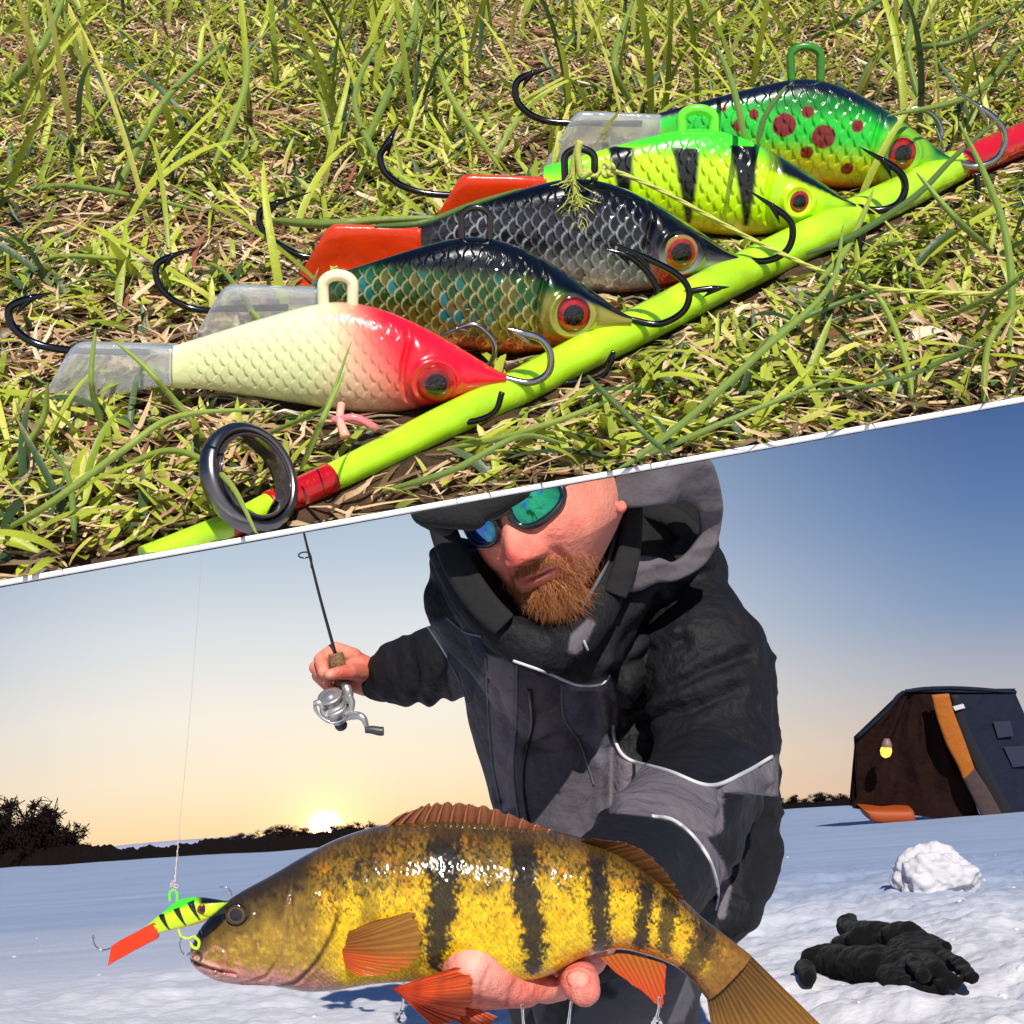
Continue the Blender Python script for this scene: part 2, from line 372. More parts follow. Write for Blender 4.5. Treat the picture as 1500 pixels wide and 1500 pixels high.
desc = {8: 'broad bare tree, second from the left edge on the dark bank', 38: 'bare tree near the middle of the clump on the left bank', 64: 'bare tree right of the middle in the left bank clump', 84: 'rounded bare tree near the right end of the left bank clump',
        96: 'low bare bush ending the left bank clump on its right', -20: 'bare tree at the very left, mostly outside the frame', 22: 'short bare tree low in the left part of the bank clump', 52: 'short bare tree filling the middle of the bank clump'}
def put_tree(px, hpx, base, label, grp, i, far=1.0, name='bare_tree', cat='tree', wid=1.15):
    by = np.interp(px, [q[0] for q in base], [q[1] for q in base])-1; p = on_ground(px, by+1)*far; p[2] = 0; d = np.linalg.norm(p-CP); h = (hpx/FPX*d)*1.02
    t_ = thing(name, label, cat, p, grp); a, b_ = protos[i % 3]
    for nm_, me in (('trunk', a), ('crown', b_)):
        o = bpy.data.objects.new(nm_, me); COL.objects.link(o); o.parent = t_
    t_.scale = (h*wid, h*wid, h*1.0); t_.rotation_euler[2] = i*1.7
for i, (px, hp, _) in enumerate(shore_trees): put_tree(px, hp*1.12, base_l, desc[px], 'bare trees on the left bank', i, 1.03)
hedge = [(330, 22), (352, 27), (372, 25), (392, 29), (412, 35), (433, 31), (452, 28), (492, 30), (512, 27), (530, 30), (548, 26)]
ORD = ['first', 'second', 'third', 'fourth', 'fifth', 'sixth', 'seventh', 'eighth', 'ninth', 'tenth', 'eleventh', 'twelfth', 'thirteenth']
hs_ = sorted(q[0] for q in hedge)
for i, (px, hp) in enumerate(hedge): put_tree(px, hp, base_l, 'bare bush on the left shore bank, %s from left in its row' % ORD[hs_.index(px)], 'bare bushes along the left shore', i+1, 1.05, 'bare_bush', 'bush', 1.9)
for i, px in enumerate([1143, 1158, 1166, 1183, 1197, 1204, 1222, 1236]): put_tree(px, [17, 15, 20, 14, 19, 21, 18, 17][i], base_r, 'tiny bare bush on the right shoreline, %s from the jacket' % ORD[i], 'bare bushes on the right shore', i, 1.04, 'bare_bush', 'bush', 1.6)
# ------------------------------------------------------------------ ICE SHELTER
M_tbrown = mat('brown_tent_fabric', srgb(33, 18, 14), rough=.9, spec=.1, bump=[(6, .05), (60, .002)]); M_tblue = mat('navy_tent_fabric', srgb(26, 31, 46), rough=.85, spec=.15, bump=[(5, .05)])
M_tyel = mat('yellow_tent_band', srgb(158, 86, 10), rough=.8, bump=[(12, .02)]); M_tgrey = mat('grey_tent_band', srgb(66, 48, 46), rough=.8, bump=[(12, .02)])
M_sled = mat('orange_sled', srgb(150, 64, 16), rough=.6); M_win = mat('dim_window', srgb(33, 39, 56), rough=.5)
M_lamp = mat('lamp_glow', srgb(255, 190, 60), emit=((1.0, .45, .04), 2.2)); M_lampb = mat('lamp_cap', srgb(120, 96, 84), rough=.5)
gp = on_ground(1330, 1203); TD = float((gp-CP)@F)
tent = thing('ice_shelter', 'dark brown and navy flip-over ice fishing tent with a yellow band, on the snow', 'tent', gp)
def T3(px, py, dd=0): return P(px, py, TD+dd)
def panel(name, q, mt, parent, nx=24, ny=24, wob=.03, seed=1, thick=.03, fold=0):
    """cloth between four corners (tl, tr, br, bl), 3D"""
    s, t_ = np.meshgrid(np.linspace(0, 1, nx), np.linspace(0, 1, ny), indexing='ij'); a, b_, c_, d_ = [np.array(x) for x in q]
    V = (a[None, None]*(1-s)[..., None]+b_[None, None]*s[..., None])*(1-t_)[..., None]+(d_[None, None]*(1-s)[..., None]+c_[None, None]*s[..., None])*t_[..., None]
    n = unit(np.cross(b_-a, d_-a)); n = n if n@F < 0 else -n
    w = (fbm(np.stack([s*5, t_*2.2, 0*s], -1), 3, seed)+fold*np.sin(s*22+t_*4))*wob*np.sin(np.pi*t_)**.4*np.sin(np.pi*s)**.3
    V = V+n*w[..., None]; Vb = V-n*thick; g_ = G(); 
    g_.add(V, grid(nx, ny)); g_.add(Vb, grid(nx, ny, flip=True)); 
    return g_.build(name, mt, parent, usecol=False)
# side wall of the brown half
panel('front_wall', (T3(1326, 1016), T3(1366, 1018), T3(1440, 1206, -.1), T3(1249, 1184, .2)), M_tbrown, tent, 40, 30, .16, 2, fold=.25)
panel('slope_wall', (T3(1324, 1014, .02), T3(1328, 1016, .1), T3(1258, 1178, .25), T3(1253, 1082, .2)), M_tbrown, tent, 20, 30, .05, 3)
wl = G(); V, f = tube_vf([T3(1255, 1081, .15), T3(1300, 1040, .1), T3(1326, 1014, .05), T3(1395, 1008, .1), T3(1488, 1014, .2)], [.025]*5, 6, 30); wl.add(V, f); wl.build('pole', M_tblue, tent, usecol=False)
panel('back_wall', (T3(1256, 1082, .3), T3(1326, 1014, 1.6), T3(1335, 1182, 1.6), T3(1247, 1181, .3)), M_tbrown, tent, 20, 20, .05, 4)
panel('roof', (T3(1326, 1013, 1.5), T3(1488, 1012, 1.5), T3(1484, 1019, .1), T3(1326, 1017, -.02)), M_tblue, tent, 20, 10, .02, 5)
band = [(1364, 1018, 1390, 1016), (1372, 1050, 1398, 1045), (1386, 1090, 1412, 1082), (1402, 1120, 1422, 1110), (1411, 1142, 1427, 1124)]
def band_mesh(name, rows, mt, dd):
    a = crs(np.array(rows, float), 20); A = P(a[:, 0], a[:, 1], np.full(20, TD+dd)); B = P(a[:, 2], a[:, 3], np.full(20, TD+dd-.02)); V, f, *_ = loft_vf(A, B, F, .03, 30, 12, .5); return G().add(V, f).build(name, mt, tent, usecol=False)
band_mesh('yellow_band', band, M_tyel, -.28); band_mesh('grey_band', [(1411, 1142, 1427, 1124), (1425, 1170, 1450, 1160), (1442, 1206, 1472, 1200)], M_tgrey, -.28)
panel('side_wall', (T3(1390, 1017, -.2), T3(1488, 1017, .1), T3(1570, 1202, .0), T3(1470, 1206, -.3)), M_tblue, tent, 40, 30, .02, 7)
band_mesh('door_edge', [(1392, 1018, 1404, 1018), (1405, 1075, 1422, 1072), (1430, 1130, 1450, 1126), (1468, 1206, 1492, 1206)], mat('black_edge', srgb(16, 16, 22), rough=.8), -.26)
panel('window', (T3(1455, 1057, -.13), T3(1480, 1056, -.08), T3(1485, 1078, -.09), T3(1462, 1081, -.14)), M_win, tent, 4, 4, 0, thick=.01)
panel('window', (T3(1470, 1094, -.14), T3(1510, 1092, -.07), T3(1520, 1120, -.07), T3(1484, 1124, -.14)), M_win, tent, 4, 4, 0, thick=.01)
panel('white_tag', (T3(1396, 1035, -.34), T3(1411, 1031, -.34), T3(1414, 1037, -.34), T3(1399, 1041, -.34)), mat('white_tag', srgb(190, 186, 190), rough=.6), tent, 3, 3, 0, thick=.01)
A = [T3(1257, 1180, .1), T3(1285, 1180, .1), T3(1330, 1180, .1)]; B = [T3(1262, 1183, .1), T3(1275, 1200, .1), T3(1332, 1201, .1)]
V, f, *_ = loft_vf(A, B, F, .25, 24, 20, .5); G().add(V, f).build('sled', M_sled, tent, usecol=False)
lc = T3(1299, 1096, -.32)
lan = thing('hanging_lantern', 'small lit yellow lantern hanging on the brown tent wall', 'lantern', lc)
V, f = tube_vf([T3(1299, 1082, -.32), T3(1299, 1089, -.32), T3(1299, 1094, -.32)], [.03, .055, .06], 12, 8); G().add(V, f).build('cap', M_lampb, lan, usecol=False)
V, f = tube_vf([T3(1299, 1094, -.32), T3(1298, 1100, -.32), T3(1298, 1107, -.32), T3(1298, 1110, -.32)], [.05, .065, .045, .01], 12, 10)
V = V+.012*fbm(V*30, 2, 2)[:, None]; G().add(V, f).build('glowing_globe', M_lamp, lan, usecol=False)
# ------------------------------------------------------------------ TURF TRAY (the close-up lawn in front of and above)
E = math.radians(32); tn = U*math.cos(E)-F*math.sin(E); tv = U*math.sin(E)+F*math.cos(E); tu = R
TO = P(750, 450, .165)
def slabd(px, py): r_ = ray(px, py); return float(((TO-CP)@tn)/(r_@tn))
def slabp(px, py, h=0.0):
    px = np.asarray(px, float); py = np.asarray(py, float); r_ = F+R*((px-750)/FPX)[..., None]+U*((750-py)/FPX)[..., None]
    t_ = ((TO-CP)@tn+h)/(r_@tn); return CP+r_*t_[..., None]
def S3(u, v, h): return TO+np.asarray(u)[..., None]*tu+np.asarray(v)[..., None]*tv+np.asarray(h)[..., None]*tn
def edge_y(x): return 855-(x/1500)*270
M_soil = mat('soil', srgb(74, 52, 32), rough=.95, bump=[(900, .001), (3000, .0004)], var=(500, .5))
M_white = mat('white_edging', (.86, .86, .86), rough=.5); M_under = mat('tray_underside', (.25, .25, .25), rough=.7)
# soil sheet from the cut edge back
ns, nt_ = 260, 200; ex = np.linspace(-120, 1620, ns); front = slabp(ex, edge_y(ex)-5, 0.0)
vv = np.linspace(0, 1, nt_)**1.1; back_u = np.linspace(-.17, .17, ns)
backp = S3(back_u*1.0, np.full(ns, .170), np.zeros(ns))
V = front[None]*(1-vv)[:, None, None]+backp[None]*vv[:, None, None]
hz = .0016*fbm(V*130, 4, 3)*sm(0, .03, vv)[:, None]; V = V+tn*hz[..., None]
soil = mk('turf_soil', V, grid(nt_, ns), M_soil); tag(soil, kind='structure')
# tray body: closed slab under the soil with a cut face along the edge
dep = .010; e1 = slabp(ex, edge_y(ex)+3, -.0002); r1 = (e1-CP)
e2 = slabp(ex, edge_y(ex)+3, -.0002)+F*.012; e2 = CP+(e1-CP)*(1+.07)
b1 = backp-tn*.0006; b2 = backp-tn*dep
V = np.stack([e1-tn*.0002, e2, b2, b1-tn*.0002], 0); 
tray = thing('turf_tray', 'shallow tray holding the lawn, with a thin white edging strip along its slanting front', 'tray', S3(np.array(0.), np.array(0.), np.array(-.005)))
mk('tray_body', V, grid(4, ns), M_under, tray)
q0 = P(ex, edge_y(ex)-4.4, np.array([slabd(a, b_) for a, b_ in zip(ex, edge_y(ex)-4)])-.0070); q1 = P(ex, edge_y(ex)+4.2, np.array([slabd(a, b_) for a, b_ in zip(ex, edge_y(ex)-4)])-.0070)
V = np.stack([q0, q1, CP+(q1-CP)*1.02, CP+(q0-CP)*1.02], 1); mk('edging_strip', V, grid(ns, 4, True), M_white, tray, smooth=False)
# ------------------------------------------------------------------ LURES
class PL:
    def __init__(s, o, m): s.o = np.array(o, float); s.m = unit(m)
    def pt(s, px, py, off=0.0):
        px = np.asarray(px, float); py = np.asarray(py, float); r_ = F+R*((px-750)/FPX)[..., None]+U*((750-py)/FPX)[..., None]
        return CP+r_*(((s.o-CP)@s.m)/(r_@s.m))[..., None]+s.m*np.asarray(off, float)[..., None]
M_paint = mat('glossy_lure_paint', 'attr', rough=.28, coat=1, coatr=.04, bump=[(900, .00006)])
M_foil = mat('holographic_lure_foil', 'attr', rough=.25, metal=.45, coat=1, coatr=.03, bump=[(1200, .00005)])
M_eye = mat('lure_eye_enamel', 'attr', rough=.12, coat=1, coatr=.02)
M_hook = mat('black_nickel', (.055, .055, .065), rough=.16, metal=1)
M_chrome = mat('steel_wire', (.42, .42, .44), rough=.2, metal=1)
M_clear = mat('clear_plastic_fin', (.90, .94, 1.0), rough=.10, trans=.74, ior=1.40, coat=.6, bump=[(500, .0002)])
M_orfin = mat('orange_plastic_fin', srgb(235, 62, 8), rough=.28, trans=.25, ior=1.4, coat=.4, bump=[(400, .0002)])
TOPP = [(0, .072), (.1, .105), (.28, .165), (.42, .205), (.52, .214), (.64, .190), (.76, .140), (.88, .075), (.96, .028), (1, .012)]
BOTP = [(0, .052), (.12, .054), (.3, .076), (.46, .098), (.6, .109), (.72, .098), (.84, .066), (.94, .028), (1, .008)]
THK = [(0, .030), (.12, .040), (.35, .075), (.6, .098), (.78, .088), (.9, .050), (.97, .022), (1, .010)]
def ip(tab, s): 
    a = np.array(tab); q = crs(a, 200); return np.interp(s, q[:, 0], q[:, 1])
def scales(x, y, dx, dy, Rr):
    """overlapping scales with the free edge towards -x; returns height 0..1, edge mask"""
    X_, Y_ = x/dx, y/dy; best = np.full(x.shape, -1e9); H = np.zeros(x.shape); Ed = np.zeros(x.shape)
    j0 = np.floor(Y_)
    for dj in (-2, -1, 0, 1, 2, 3):
        j = j0+dj; o = .5*(np.mod(j, 2)); i0 = np.floor(X_-o)
        for di in (-1, 0, 1, 2):
            cx = (i0+di+o)*dx; cy = j*dy; d = np.hypot(x-cx, y-cy)/Rr; m = (d < 1) & (cx > best)
            best = np.where(m, cx, best); H = np.where(m, .5+.5*(cx-x)/Rr, H); Ed = np.where(m, sm(.76, .90, d)*sm(-.1, .5, (cx-x)/Rr)*(.35+.65*_h((i0+di).astype(np.int64), j.astype(np.int64), (j*0).astype(np.int64), 5)), Ed); scales.rnd = np.where(m, _h((i0+di).astype(np.int64), j.astype(np.int64), (j*0).astype(np.int64), 9), scales.rnd if getattr(scales, 'rnd', None) is not None and np.shape(scales.rnd) == x.shape else 0*x)
    return H, Ed
def make_lure(name, label, J, Np, hs, contact, lean, painter, foil=False, eye=(.8, .02, .056), eyecols=None, loop=None, tail=None, tailcol='clear', hooks=(), plane=None, res=(420, 200), relief=.00055, group='painted lures lying in the grass', cat='fishing lure', wire=1.0, taild=0):
    J = np.array(J, float); Np = np.array(Np, float); Lp = np.linalg.norm(Np-J); ax = (Np-J)/Lp; up = np.array([ax[1], -ax[0]])
    if plane is None:
        o = slabp(*contact); m = -tv*math.cos(lean)+tn*math.sin(lean); plane = PL(o, m)
    def pix(s, h): return J[0]+ax[0]*s*Lp+up[0]*h*Lp, J[1]+ax[1]*s*Lp+up[1]*h*Lp
    L3 = np.linalg.norm(plane.pt(*Np)-plane.pt(*J)); u = L3/Lp
    root = thing(name, label, cat, plane.pt(*pix(.6, -.1*hs)), group)
    ss = np.linspace(0, 1, 40); tp = pix(ss, ip(TOPP, ss)*hs); bt = pix(ss, -ip(BOTP, ss)*hs)
    V, Fq, st, cc, sn = loft_vf(plane.pt(*tp), plane.pt(*bt), plane.m, ip(THK, ss)*L3*hs, res[0], res[1], .93)
    q = V-plane.pt(*J); ex = unit(plane.pt(*Np)-plane.pt(*J)); ey = unit(np.cross(plane.m, ex)); ey = ey if ey@U > 0 else -ey
    s = q@ex/L3; h = q@ey/L3
    H, Ed = scales(s, h, .047, .0265, .031); reg = sm(.03, .12, s)*sm(.73, .68, s+.25*np.abs(h-.02))*sm(1.0, .80, np.abs(cc))
    gd, _ = pdist(s, h, [(.70, .19), (.715, .13), (.70, .06), (.695, 0), (.71, -.05), (.76, -.10)])
    er = np.hypot(s-eye[0], h-eye[1])
    nrm_ = plane.m*np.sign(sn)[:, None]*np.abs(sn)[:, None]**.6
    disp = relief*(H-.5)*reg*.9 - .0006*np.exp(-(gd/.008)**2) + .0005*sm(.0, .05, s-.70)*sm(1, .8, np.abs(cc)) + .0004*np.exp(-((er-eye[2]*1.15)/.010)**2)*np.abs(sn)
    disp = disp*(L3/.036); V = V+nrm_*disp[:, None]
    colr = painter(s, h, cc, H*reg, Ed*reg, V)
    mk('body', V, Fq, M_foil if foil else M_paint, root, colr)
    # eye: socket ring + domed disc, one on each side
    ec = [srgb(120, 8, 8), srgb(200, 20, 12), srgb(10, 6, 6)] if eyecols is None else eyecols
    for side in (1, -1):
        c = plane.pt(*pix(eye[0], eye[1])); th_ = ip(THK, eye[0])*L3*hs*1.0+.0002*(L3/.036)
        c = c+plane.m*side*th_; rE = eye[2]*L3*.93; ph = np.linspace(0, 2*math.pi, 48, endpoint=False); rad = np.linspace(.02, 1, 26)
        nE = unit(plane.m*side*1.0+ex*.22-ey*.03); a_ = unit(ex-nE*(ex@nE)); b_ = np.cross(nE, a_)
        Rg, Ph = np.meshgrid(rad, ph, indexing='ij'); dome = .42*np.sqrt(np.maximum(1-(Rg*.92)**2, 0))-.10
        Ve = c+rE*(Rg*np.cos(Ph))[..., None]*a_+rE*(Rg*np.sin(Ph))[..., None]*b_+rE*dome[..., None]*nE
        ce = lerp(ec[2], ec[1], sm(.56, .61, Rg)); ce = lerp(ce, ec[0], sm(.74, .86, Rg)*.9); ce = ce*(.8+.4*vnoise(np.stack([Ph*3, Rg*6, 0*Rg], -1), 5)[..., None]*sm(.5, .6, Rg)[..., None]+.1)
        if len(ec) > 3: ce = lerp(ce, ec[3], sm(.80, .86, Rg)*sm(.98, .93, Rg))
        f_ = grid(26, 48, True); Ve = np.vstack([Ve.reshape(-1, 3), c+nE*rE*.42*.92]); j = np.arange(48)
        mk('eye', Ve, [f_, np.stack([np.full(48, 26*48), (j+1) % 48, j], -1)], M_eye, root, np.vstack([ce.reshape(-1, 3), ec[2]]))
    # line loop on the back
    if loop:
        (lx, ly, lw, lh, lr, lcol, lm) = loop; k = np.linspace(math.pi, 0, 15)
        pts = [(lx-lw*.92, ly+lh*1.9), (lx-lw, ly+lh*.5)]+[(lx+lw*math.cos(t), ly-lh*.35-lh*.65*math.sin(t)+lh*.5) for t in k]+[(lx+lw, ly+lh*.5), (lx+lw*.96, ly+lh*1.9)]
        pts = np.array(pts); V, f = tube_vf(plane.pt(pts[:, 0], pts[:, 1]), lr*u, 14, 60); n_ = len(V); cl = np.broadcast_to(lcol, (n_, 3))
        mk('line_loop', V, f, lm, root, cl)
    # tail fin
    if tail:
        A = np.array([t[0] for t in tail], float); B = np.array([t[1] for t in tail], float)
        k = np.linspace(0, 1, len(A)); A3 = plane.pt(A[:, 0], A[:, 1], .0*k+taild); B3 = plane.pt(B[:, 0], B[:, 1], .0*k+taild)
        T = (np.array([.0016]+[.0010]*(len(A)-2)+[.0004]))*(L3/.036)
        V, f, st_, c_, s_ = loft_vf(A3, B3, plane.m, T, 40, 40, .35)
        V = V+plane.m*(.00030*np.sin(c_*9+1)*sm(0, .3, st_)*np.sign(s_)*.0+.0007*np.sin(c_*2.2)*st_)[:, None]*(L3/.036)
        mk('tail_fin', V, f, M_clear if tailcol == 'clear' else M_orfin, root)
    for hk in hooks:
        pts, w, off = hk[0], hk[1], hk[2]; mt = hk[3] if len(hk) > 3 else M_hook; offs = np.interp(np.linspace(0, 1, len(pts)), np.linspace(0, 1, len(off)), off) if np.ndim(off) else np.full(len(pts), off)
        p = crs(np.column_stack([np.array(pts, float), offs]), 60); r_ = np.full(60, w*.5*u*1.0); k = np.linspace(0, 1, 60); r_ *= np.where(k > .84, np.maximum(1-(k-.84)/.16, .03)**.75, 1)
        g_ = G(); V, f = tube_vf(plane.pt(p[:, 0], p[:, 1], p[:, 2]), r_, 12); g_.add(V, f)
        if len(hk) <= 4 or hk[4]:
            i = 51; a, b2 = p[i], p[i-7]; d = (p[i]-p[i-7])[:2]; d /= np.linalg.norm(d)+1e-9; nrm2 = np.array([-d[1], d[0]]); cen = p[:, :2].mean(0); 
            if (cen-a[:2])@nrm2 < 0: nrm2 = -nrm2
            bp = [(a[0]+d[0]*w*.8, a[1]+d[1]*w*.8), (a[0]-d[0]*w*.6+nrm2[0]*w*.5, a[1]-d[1]*w*.6+nrm2[1]*w*.5), (a[0]-d[0]*w*2.0+nrm2[0]*w*1.25, a[1]-d[1]*w*2.0+nrm2[1]*w*1.25)]
            V, f = tube_vf(plane.pt([x[0] for x in bp], [x[1] for x in bp], a[2]), np.array([.45, .36, .04])*w*u, 8, 10); g_.add(V, f)
        g_.build('hook', mt, root, usecol=False)
    return root, plane, pix, u
N_ = lambda V, k, s=1: fbm(V*k, 3, s)
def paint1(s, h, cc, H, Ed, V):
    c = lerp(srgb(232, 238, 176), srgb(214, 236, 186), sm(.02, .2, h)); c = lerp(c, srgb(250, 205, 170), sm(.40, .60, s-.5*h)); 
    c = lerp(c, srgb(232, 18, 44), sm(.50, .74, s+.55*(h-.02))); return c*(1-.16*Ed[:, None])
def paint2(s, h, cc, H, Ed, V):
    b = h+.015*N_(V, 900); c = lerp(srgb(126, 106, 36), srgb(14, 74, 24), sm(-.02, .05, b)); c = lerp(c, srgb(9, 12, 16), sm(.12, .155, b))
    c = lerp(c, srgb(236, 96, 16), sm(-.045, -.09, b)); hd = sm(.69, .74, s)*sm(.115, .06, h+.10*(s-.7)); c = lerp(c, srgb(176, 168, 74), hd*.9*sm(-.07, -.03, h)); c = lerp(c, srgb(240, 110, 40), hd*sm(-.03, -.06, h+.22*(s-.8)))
    tl = sm(.12, .32, N_(V, 260, 8))*sm(.12, .06, h)*sm(-.05, 0, h); c = lerp(c, srgb(8, 130, 150), tl*.9); c = lerp(c, srgb(9, 12, 16), sm(.52, .72, cc)*sm(.62, .7, s)); rn = scales.rnd; sc_ = sm(.03, .12, s)*sm(.72, .68, s)*sm(.15, .1, h); c = lerp(c, srgb(10, 120, 130), sm(.88, .92, rn)*sc_*.55); c = lerp(c, srgb(170, 140, 50), sm(.2, .1, rn)*sc_*.35); c = c*(1+(.7*(rn-.5)*sc_-.5*(.5-H)*sc_))[:, None]; return lerp(c, srgb(225, 215, 140), Ed*.75*sm(.16, .1, h))  # bright crescents on the scale edges: metallic highlights put into the colour
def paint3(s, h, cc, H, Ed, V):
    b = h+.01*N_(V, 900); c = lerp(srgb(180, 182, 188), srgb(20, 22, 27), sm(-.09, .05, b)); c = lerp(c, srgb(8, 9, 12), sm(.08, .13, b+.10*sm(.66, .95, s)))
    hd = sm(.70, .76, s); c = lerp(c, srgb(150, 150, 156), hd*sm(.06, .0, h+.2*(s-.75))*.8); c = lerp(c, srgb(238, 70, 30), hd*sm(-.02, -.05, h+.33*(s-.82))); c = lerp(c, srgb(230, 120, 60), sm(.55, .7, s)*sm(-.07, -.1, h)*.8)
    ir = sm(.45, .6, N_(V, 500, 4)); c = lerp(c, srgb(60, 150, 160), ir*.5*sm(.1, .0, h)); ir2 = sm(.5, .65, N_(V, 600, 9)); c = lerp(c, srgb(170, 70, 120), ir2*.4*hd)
    c = lerp(c, srgb(8, 9, 12), sm(.42, .66, cc)*sm(.62, .7, s)); rn = scales.rnd; sc_ = sm(.03, .12, s)*sm(.72, .68, s); c = c*(1+(.9*(rn-.5)-.7*(.5-H))*sc_)[:, None]; return lerp(c, srgb(225, 228, 235), Ed*.65*sm(.17, .08, h))  # pale scale rims paint a silver highlight into the colour
def wedge(s, h, s0, w0, top, bot, lean=.03):
    t = (top-h)/(top-bot); return sm(0.012, -.004, np.abs(s-s0-lean*t)-w0*(1-t)*1.0-.004)*sm(-.02, .0, t)*sm(1.02, .98, t)
def paint4(s, h, cc, H, Ed, V):
    c = lerp(srgb(250, 226, 8), srgb(205, 250, 10), sm(-.09, -.03, h)); c = lerp(c, srgb(66, 236, 40), sm(.11, .17, h-.0*s)*sm(.9, .6, s)+sm(.25, .0, s)*sm(.02, .07, h)); c = np.clip(c, 0, 1)
    for a in ((.235, .032, .145, -.06), (.435, .034, .155, -.075), (.615, .036, .17, -.07)): c = lerp(c, srgb(10, 12, 8), wedge(s, h, *a))
    bk = sm(.64, .75, s)*sm(.42, .66, cc+.05*N_(V, 1500))*(1-.0*s); bk = np.maximum(bk, sm(.93, .99, s)*sm(-.01, .01, h)); c = lerp(c, srgb(12, 14, 12), bk); c = lerp(c, srgb(110, 190, 10), sm(.05, .10, np.hypot(s-.8, h))*sm(.19, .10, np.hypot(s-.85, h-.0))*.5*(1-bk))
    return c*(1-.22*Ed[:, None])
SP = [(.40, .075, .038), (.53, .02+.03, .038), (.47, .122, .020), (.635, .092, .020), (.485, -.005, .021), (.625, -.045, .020), (.30, .10, .016), (.20, .112, .013), (.255, .06, .02)]
def paint5(s, h, cc, H, Ed, V):
    c = lerp(srgb(225, 220, 20), srgb(30, 205, 50), sm(-.06, .05, h+.01*N_(V, 300))); c = lerp(c, srgb(6, 124, 30), sm(.09, .15, h+.12*sm(.65, .9, s))); c = lerp(c, srgb(6, 14, 34), sm(.62, .84, cc)); c = lerp(c, srgb(8, 60, 50), sm(.35, .7, cc)*sm(.62, .8, s)); c = lerp(c, srgb(242, 130, 10), sm(-.07, -.105, h))
    c = lerp(c, srgb(130, 200, 20), sm(.12, .07, np.hypot(s-.81, h-.02))*.8); c = lerp(c, srgb(240, 140, 20), sm(.8, .9, s)*sm(-.01, -.035, h+.2*(s-.85)))
    for a, b, r_ in SP: c = lerp(c, srgb(124, 16, 12), sm(r_*1.06, r_*.94, np.hypot(s-a, h-b)+.002*N_(V, 1500)))
    return c*(1-.25*Ed[:, None])
def tailp(J, k=1.0, yb=0):
    x, y = J; f = lambda a, b: (x+a*k, y+b*k+yb); return [(f(6, -38), f(6, 20)), (f(-40, -40), f(-38, 26)), (f(-90, -42), f(-95, 42)), (f(-128, -43), f(-165, 62)), (f(-142, -36), f(-208, 74))]
lean = math.radians(14)
l1, pl1, pix1, u1 = make_lure('painted_lure', 'cream lure fading to a red head, with clear tail, nearest the white edge', (250, 543), (742, 554), 1.0, (600, 604), lean, paint1, relief=.00032, eye=(.793, .0, .060),
    eyecols=[srgb(190, 16, 24), srgb(150, 14, 12), srgb(14, 6, 6)], loop=(495, 415, 22, 24, 8.5, srgb(240, 232, 190), M_paint), tail=tailp((250, 543)),
    hooks=[([(215, 516), (130, 515), (60, 506), (22, 482), (13, 455), (32, 441), (82, 427)], 12, .0),
           ([(738, 554), (775, 560), (802, 546), (806, 518), (792, 495), (765, 486), (742, 478)], 11, (0, .001), M_chrome), ([(736, 558), (726, 585), (700, 598), (668, 602), (640, 612)], 9, .005)])
# small pink belly ring under lure 1
V, f = tube_vf([P(500, 592, .134), P(498, 615, .133), P(506, 640, .132)], [.0004, .0004, .0005], 8, 12); g = G(); g.add(V, f, srgb(245, 170, 150)); V, f = tube_vf([P(486, 616, .133), P(520, 612, .133), P(552, 628, .1335)], [.0003, .0004, .0004], 8, 12); g.add(V, f, srgb(240, 120, 130)); g.build('belly_ring', M_paint, l1)
l2, pl2, pix2, u2 = make_lure('painted_lure', 'dark green and gold foil lure with orange belly and clear tail, second from front', (462, 447), (925, 470), 1.12, (735, 520), lean, paint2, True, eye=(.808, .028, .061),
    eyecols=[srgb(120, 6, 6), srgb(176, 12, 10), srgb(8, 4, 6), srgb(90, 6, 6)], loop=(697, 316, 21, 24, 5, srgb(20, 22, 18), M_paint), tail=tailp((462, 447), .95, 10),
    hooks=[([(420, 452), (305, 455), (262, 444), (236, 422), (228, 396), (240, 380), (292, 361)], 10, 0), ([(922, 468), (965, 474), (1000, 455), (1008, 425), (990, 400), (950, 378), (884, 348)], 10, (0, .0015)),
           ([(700, 538), (718, 520), (726, 492), (712, 470), (690, 461), (640, 480)], 8, .006, M_chrome), ([(806, 540), (870, 530), (887, 510), (892, 492)], 8, .008)])
l3, pl3, pix3, u3 = make_lure('painted_lure', 'black and silver scaled lure with a frayed string tied to its loop', (612, 362), (1082, 381), 1.09, (900, 428), lean, paint3, True, eye=(.806, .028, .060),
    eyecols=[srgb(150, 120, 80), srgb(160, 20, 12), srgb(8, 4, 6), srgb(150, 120, 50)], loop=(849, 230, 22, 24, 5.5, srgb(14, 14, 16), M_paint), tail=tailp((612, 362), .93, 6), tailcol='orange',
    hooks=[([(600, 376), (466, 378), (420, 365), (388, 342), (380, 318), (392, 303), (456, 281)], 10, 0), ([(1078, 379), (1120, 382), (1150, 368), (1160, 340), (1148, 315), (1094, 277)], 10, (0, .001)),
           ([(905, 450), (940, 438), (952, 410), (940, 385), (915, 362), (880, 350)], 9, .009), ([(908, 448), (950, 425), (1000, 408), (1052, 402)], 9, .0095), ([(905, 450), (935, 465), (950, 490), (925, 520)], 9, .0095)])
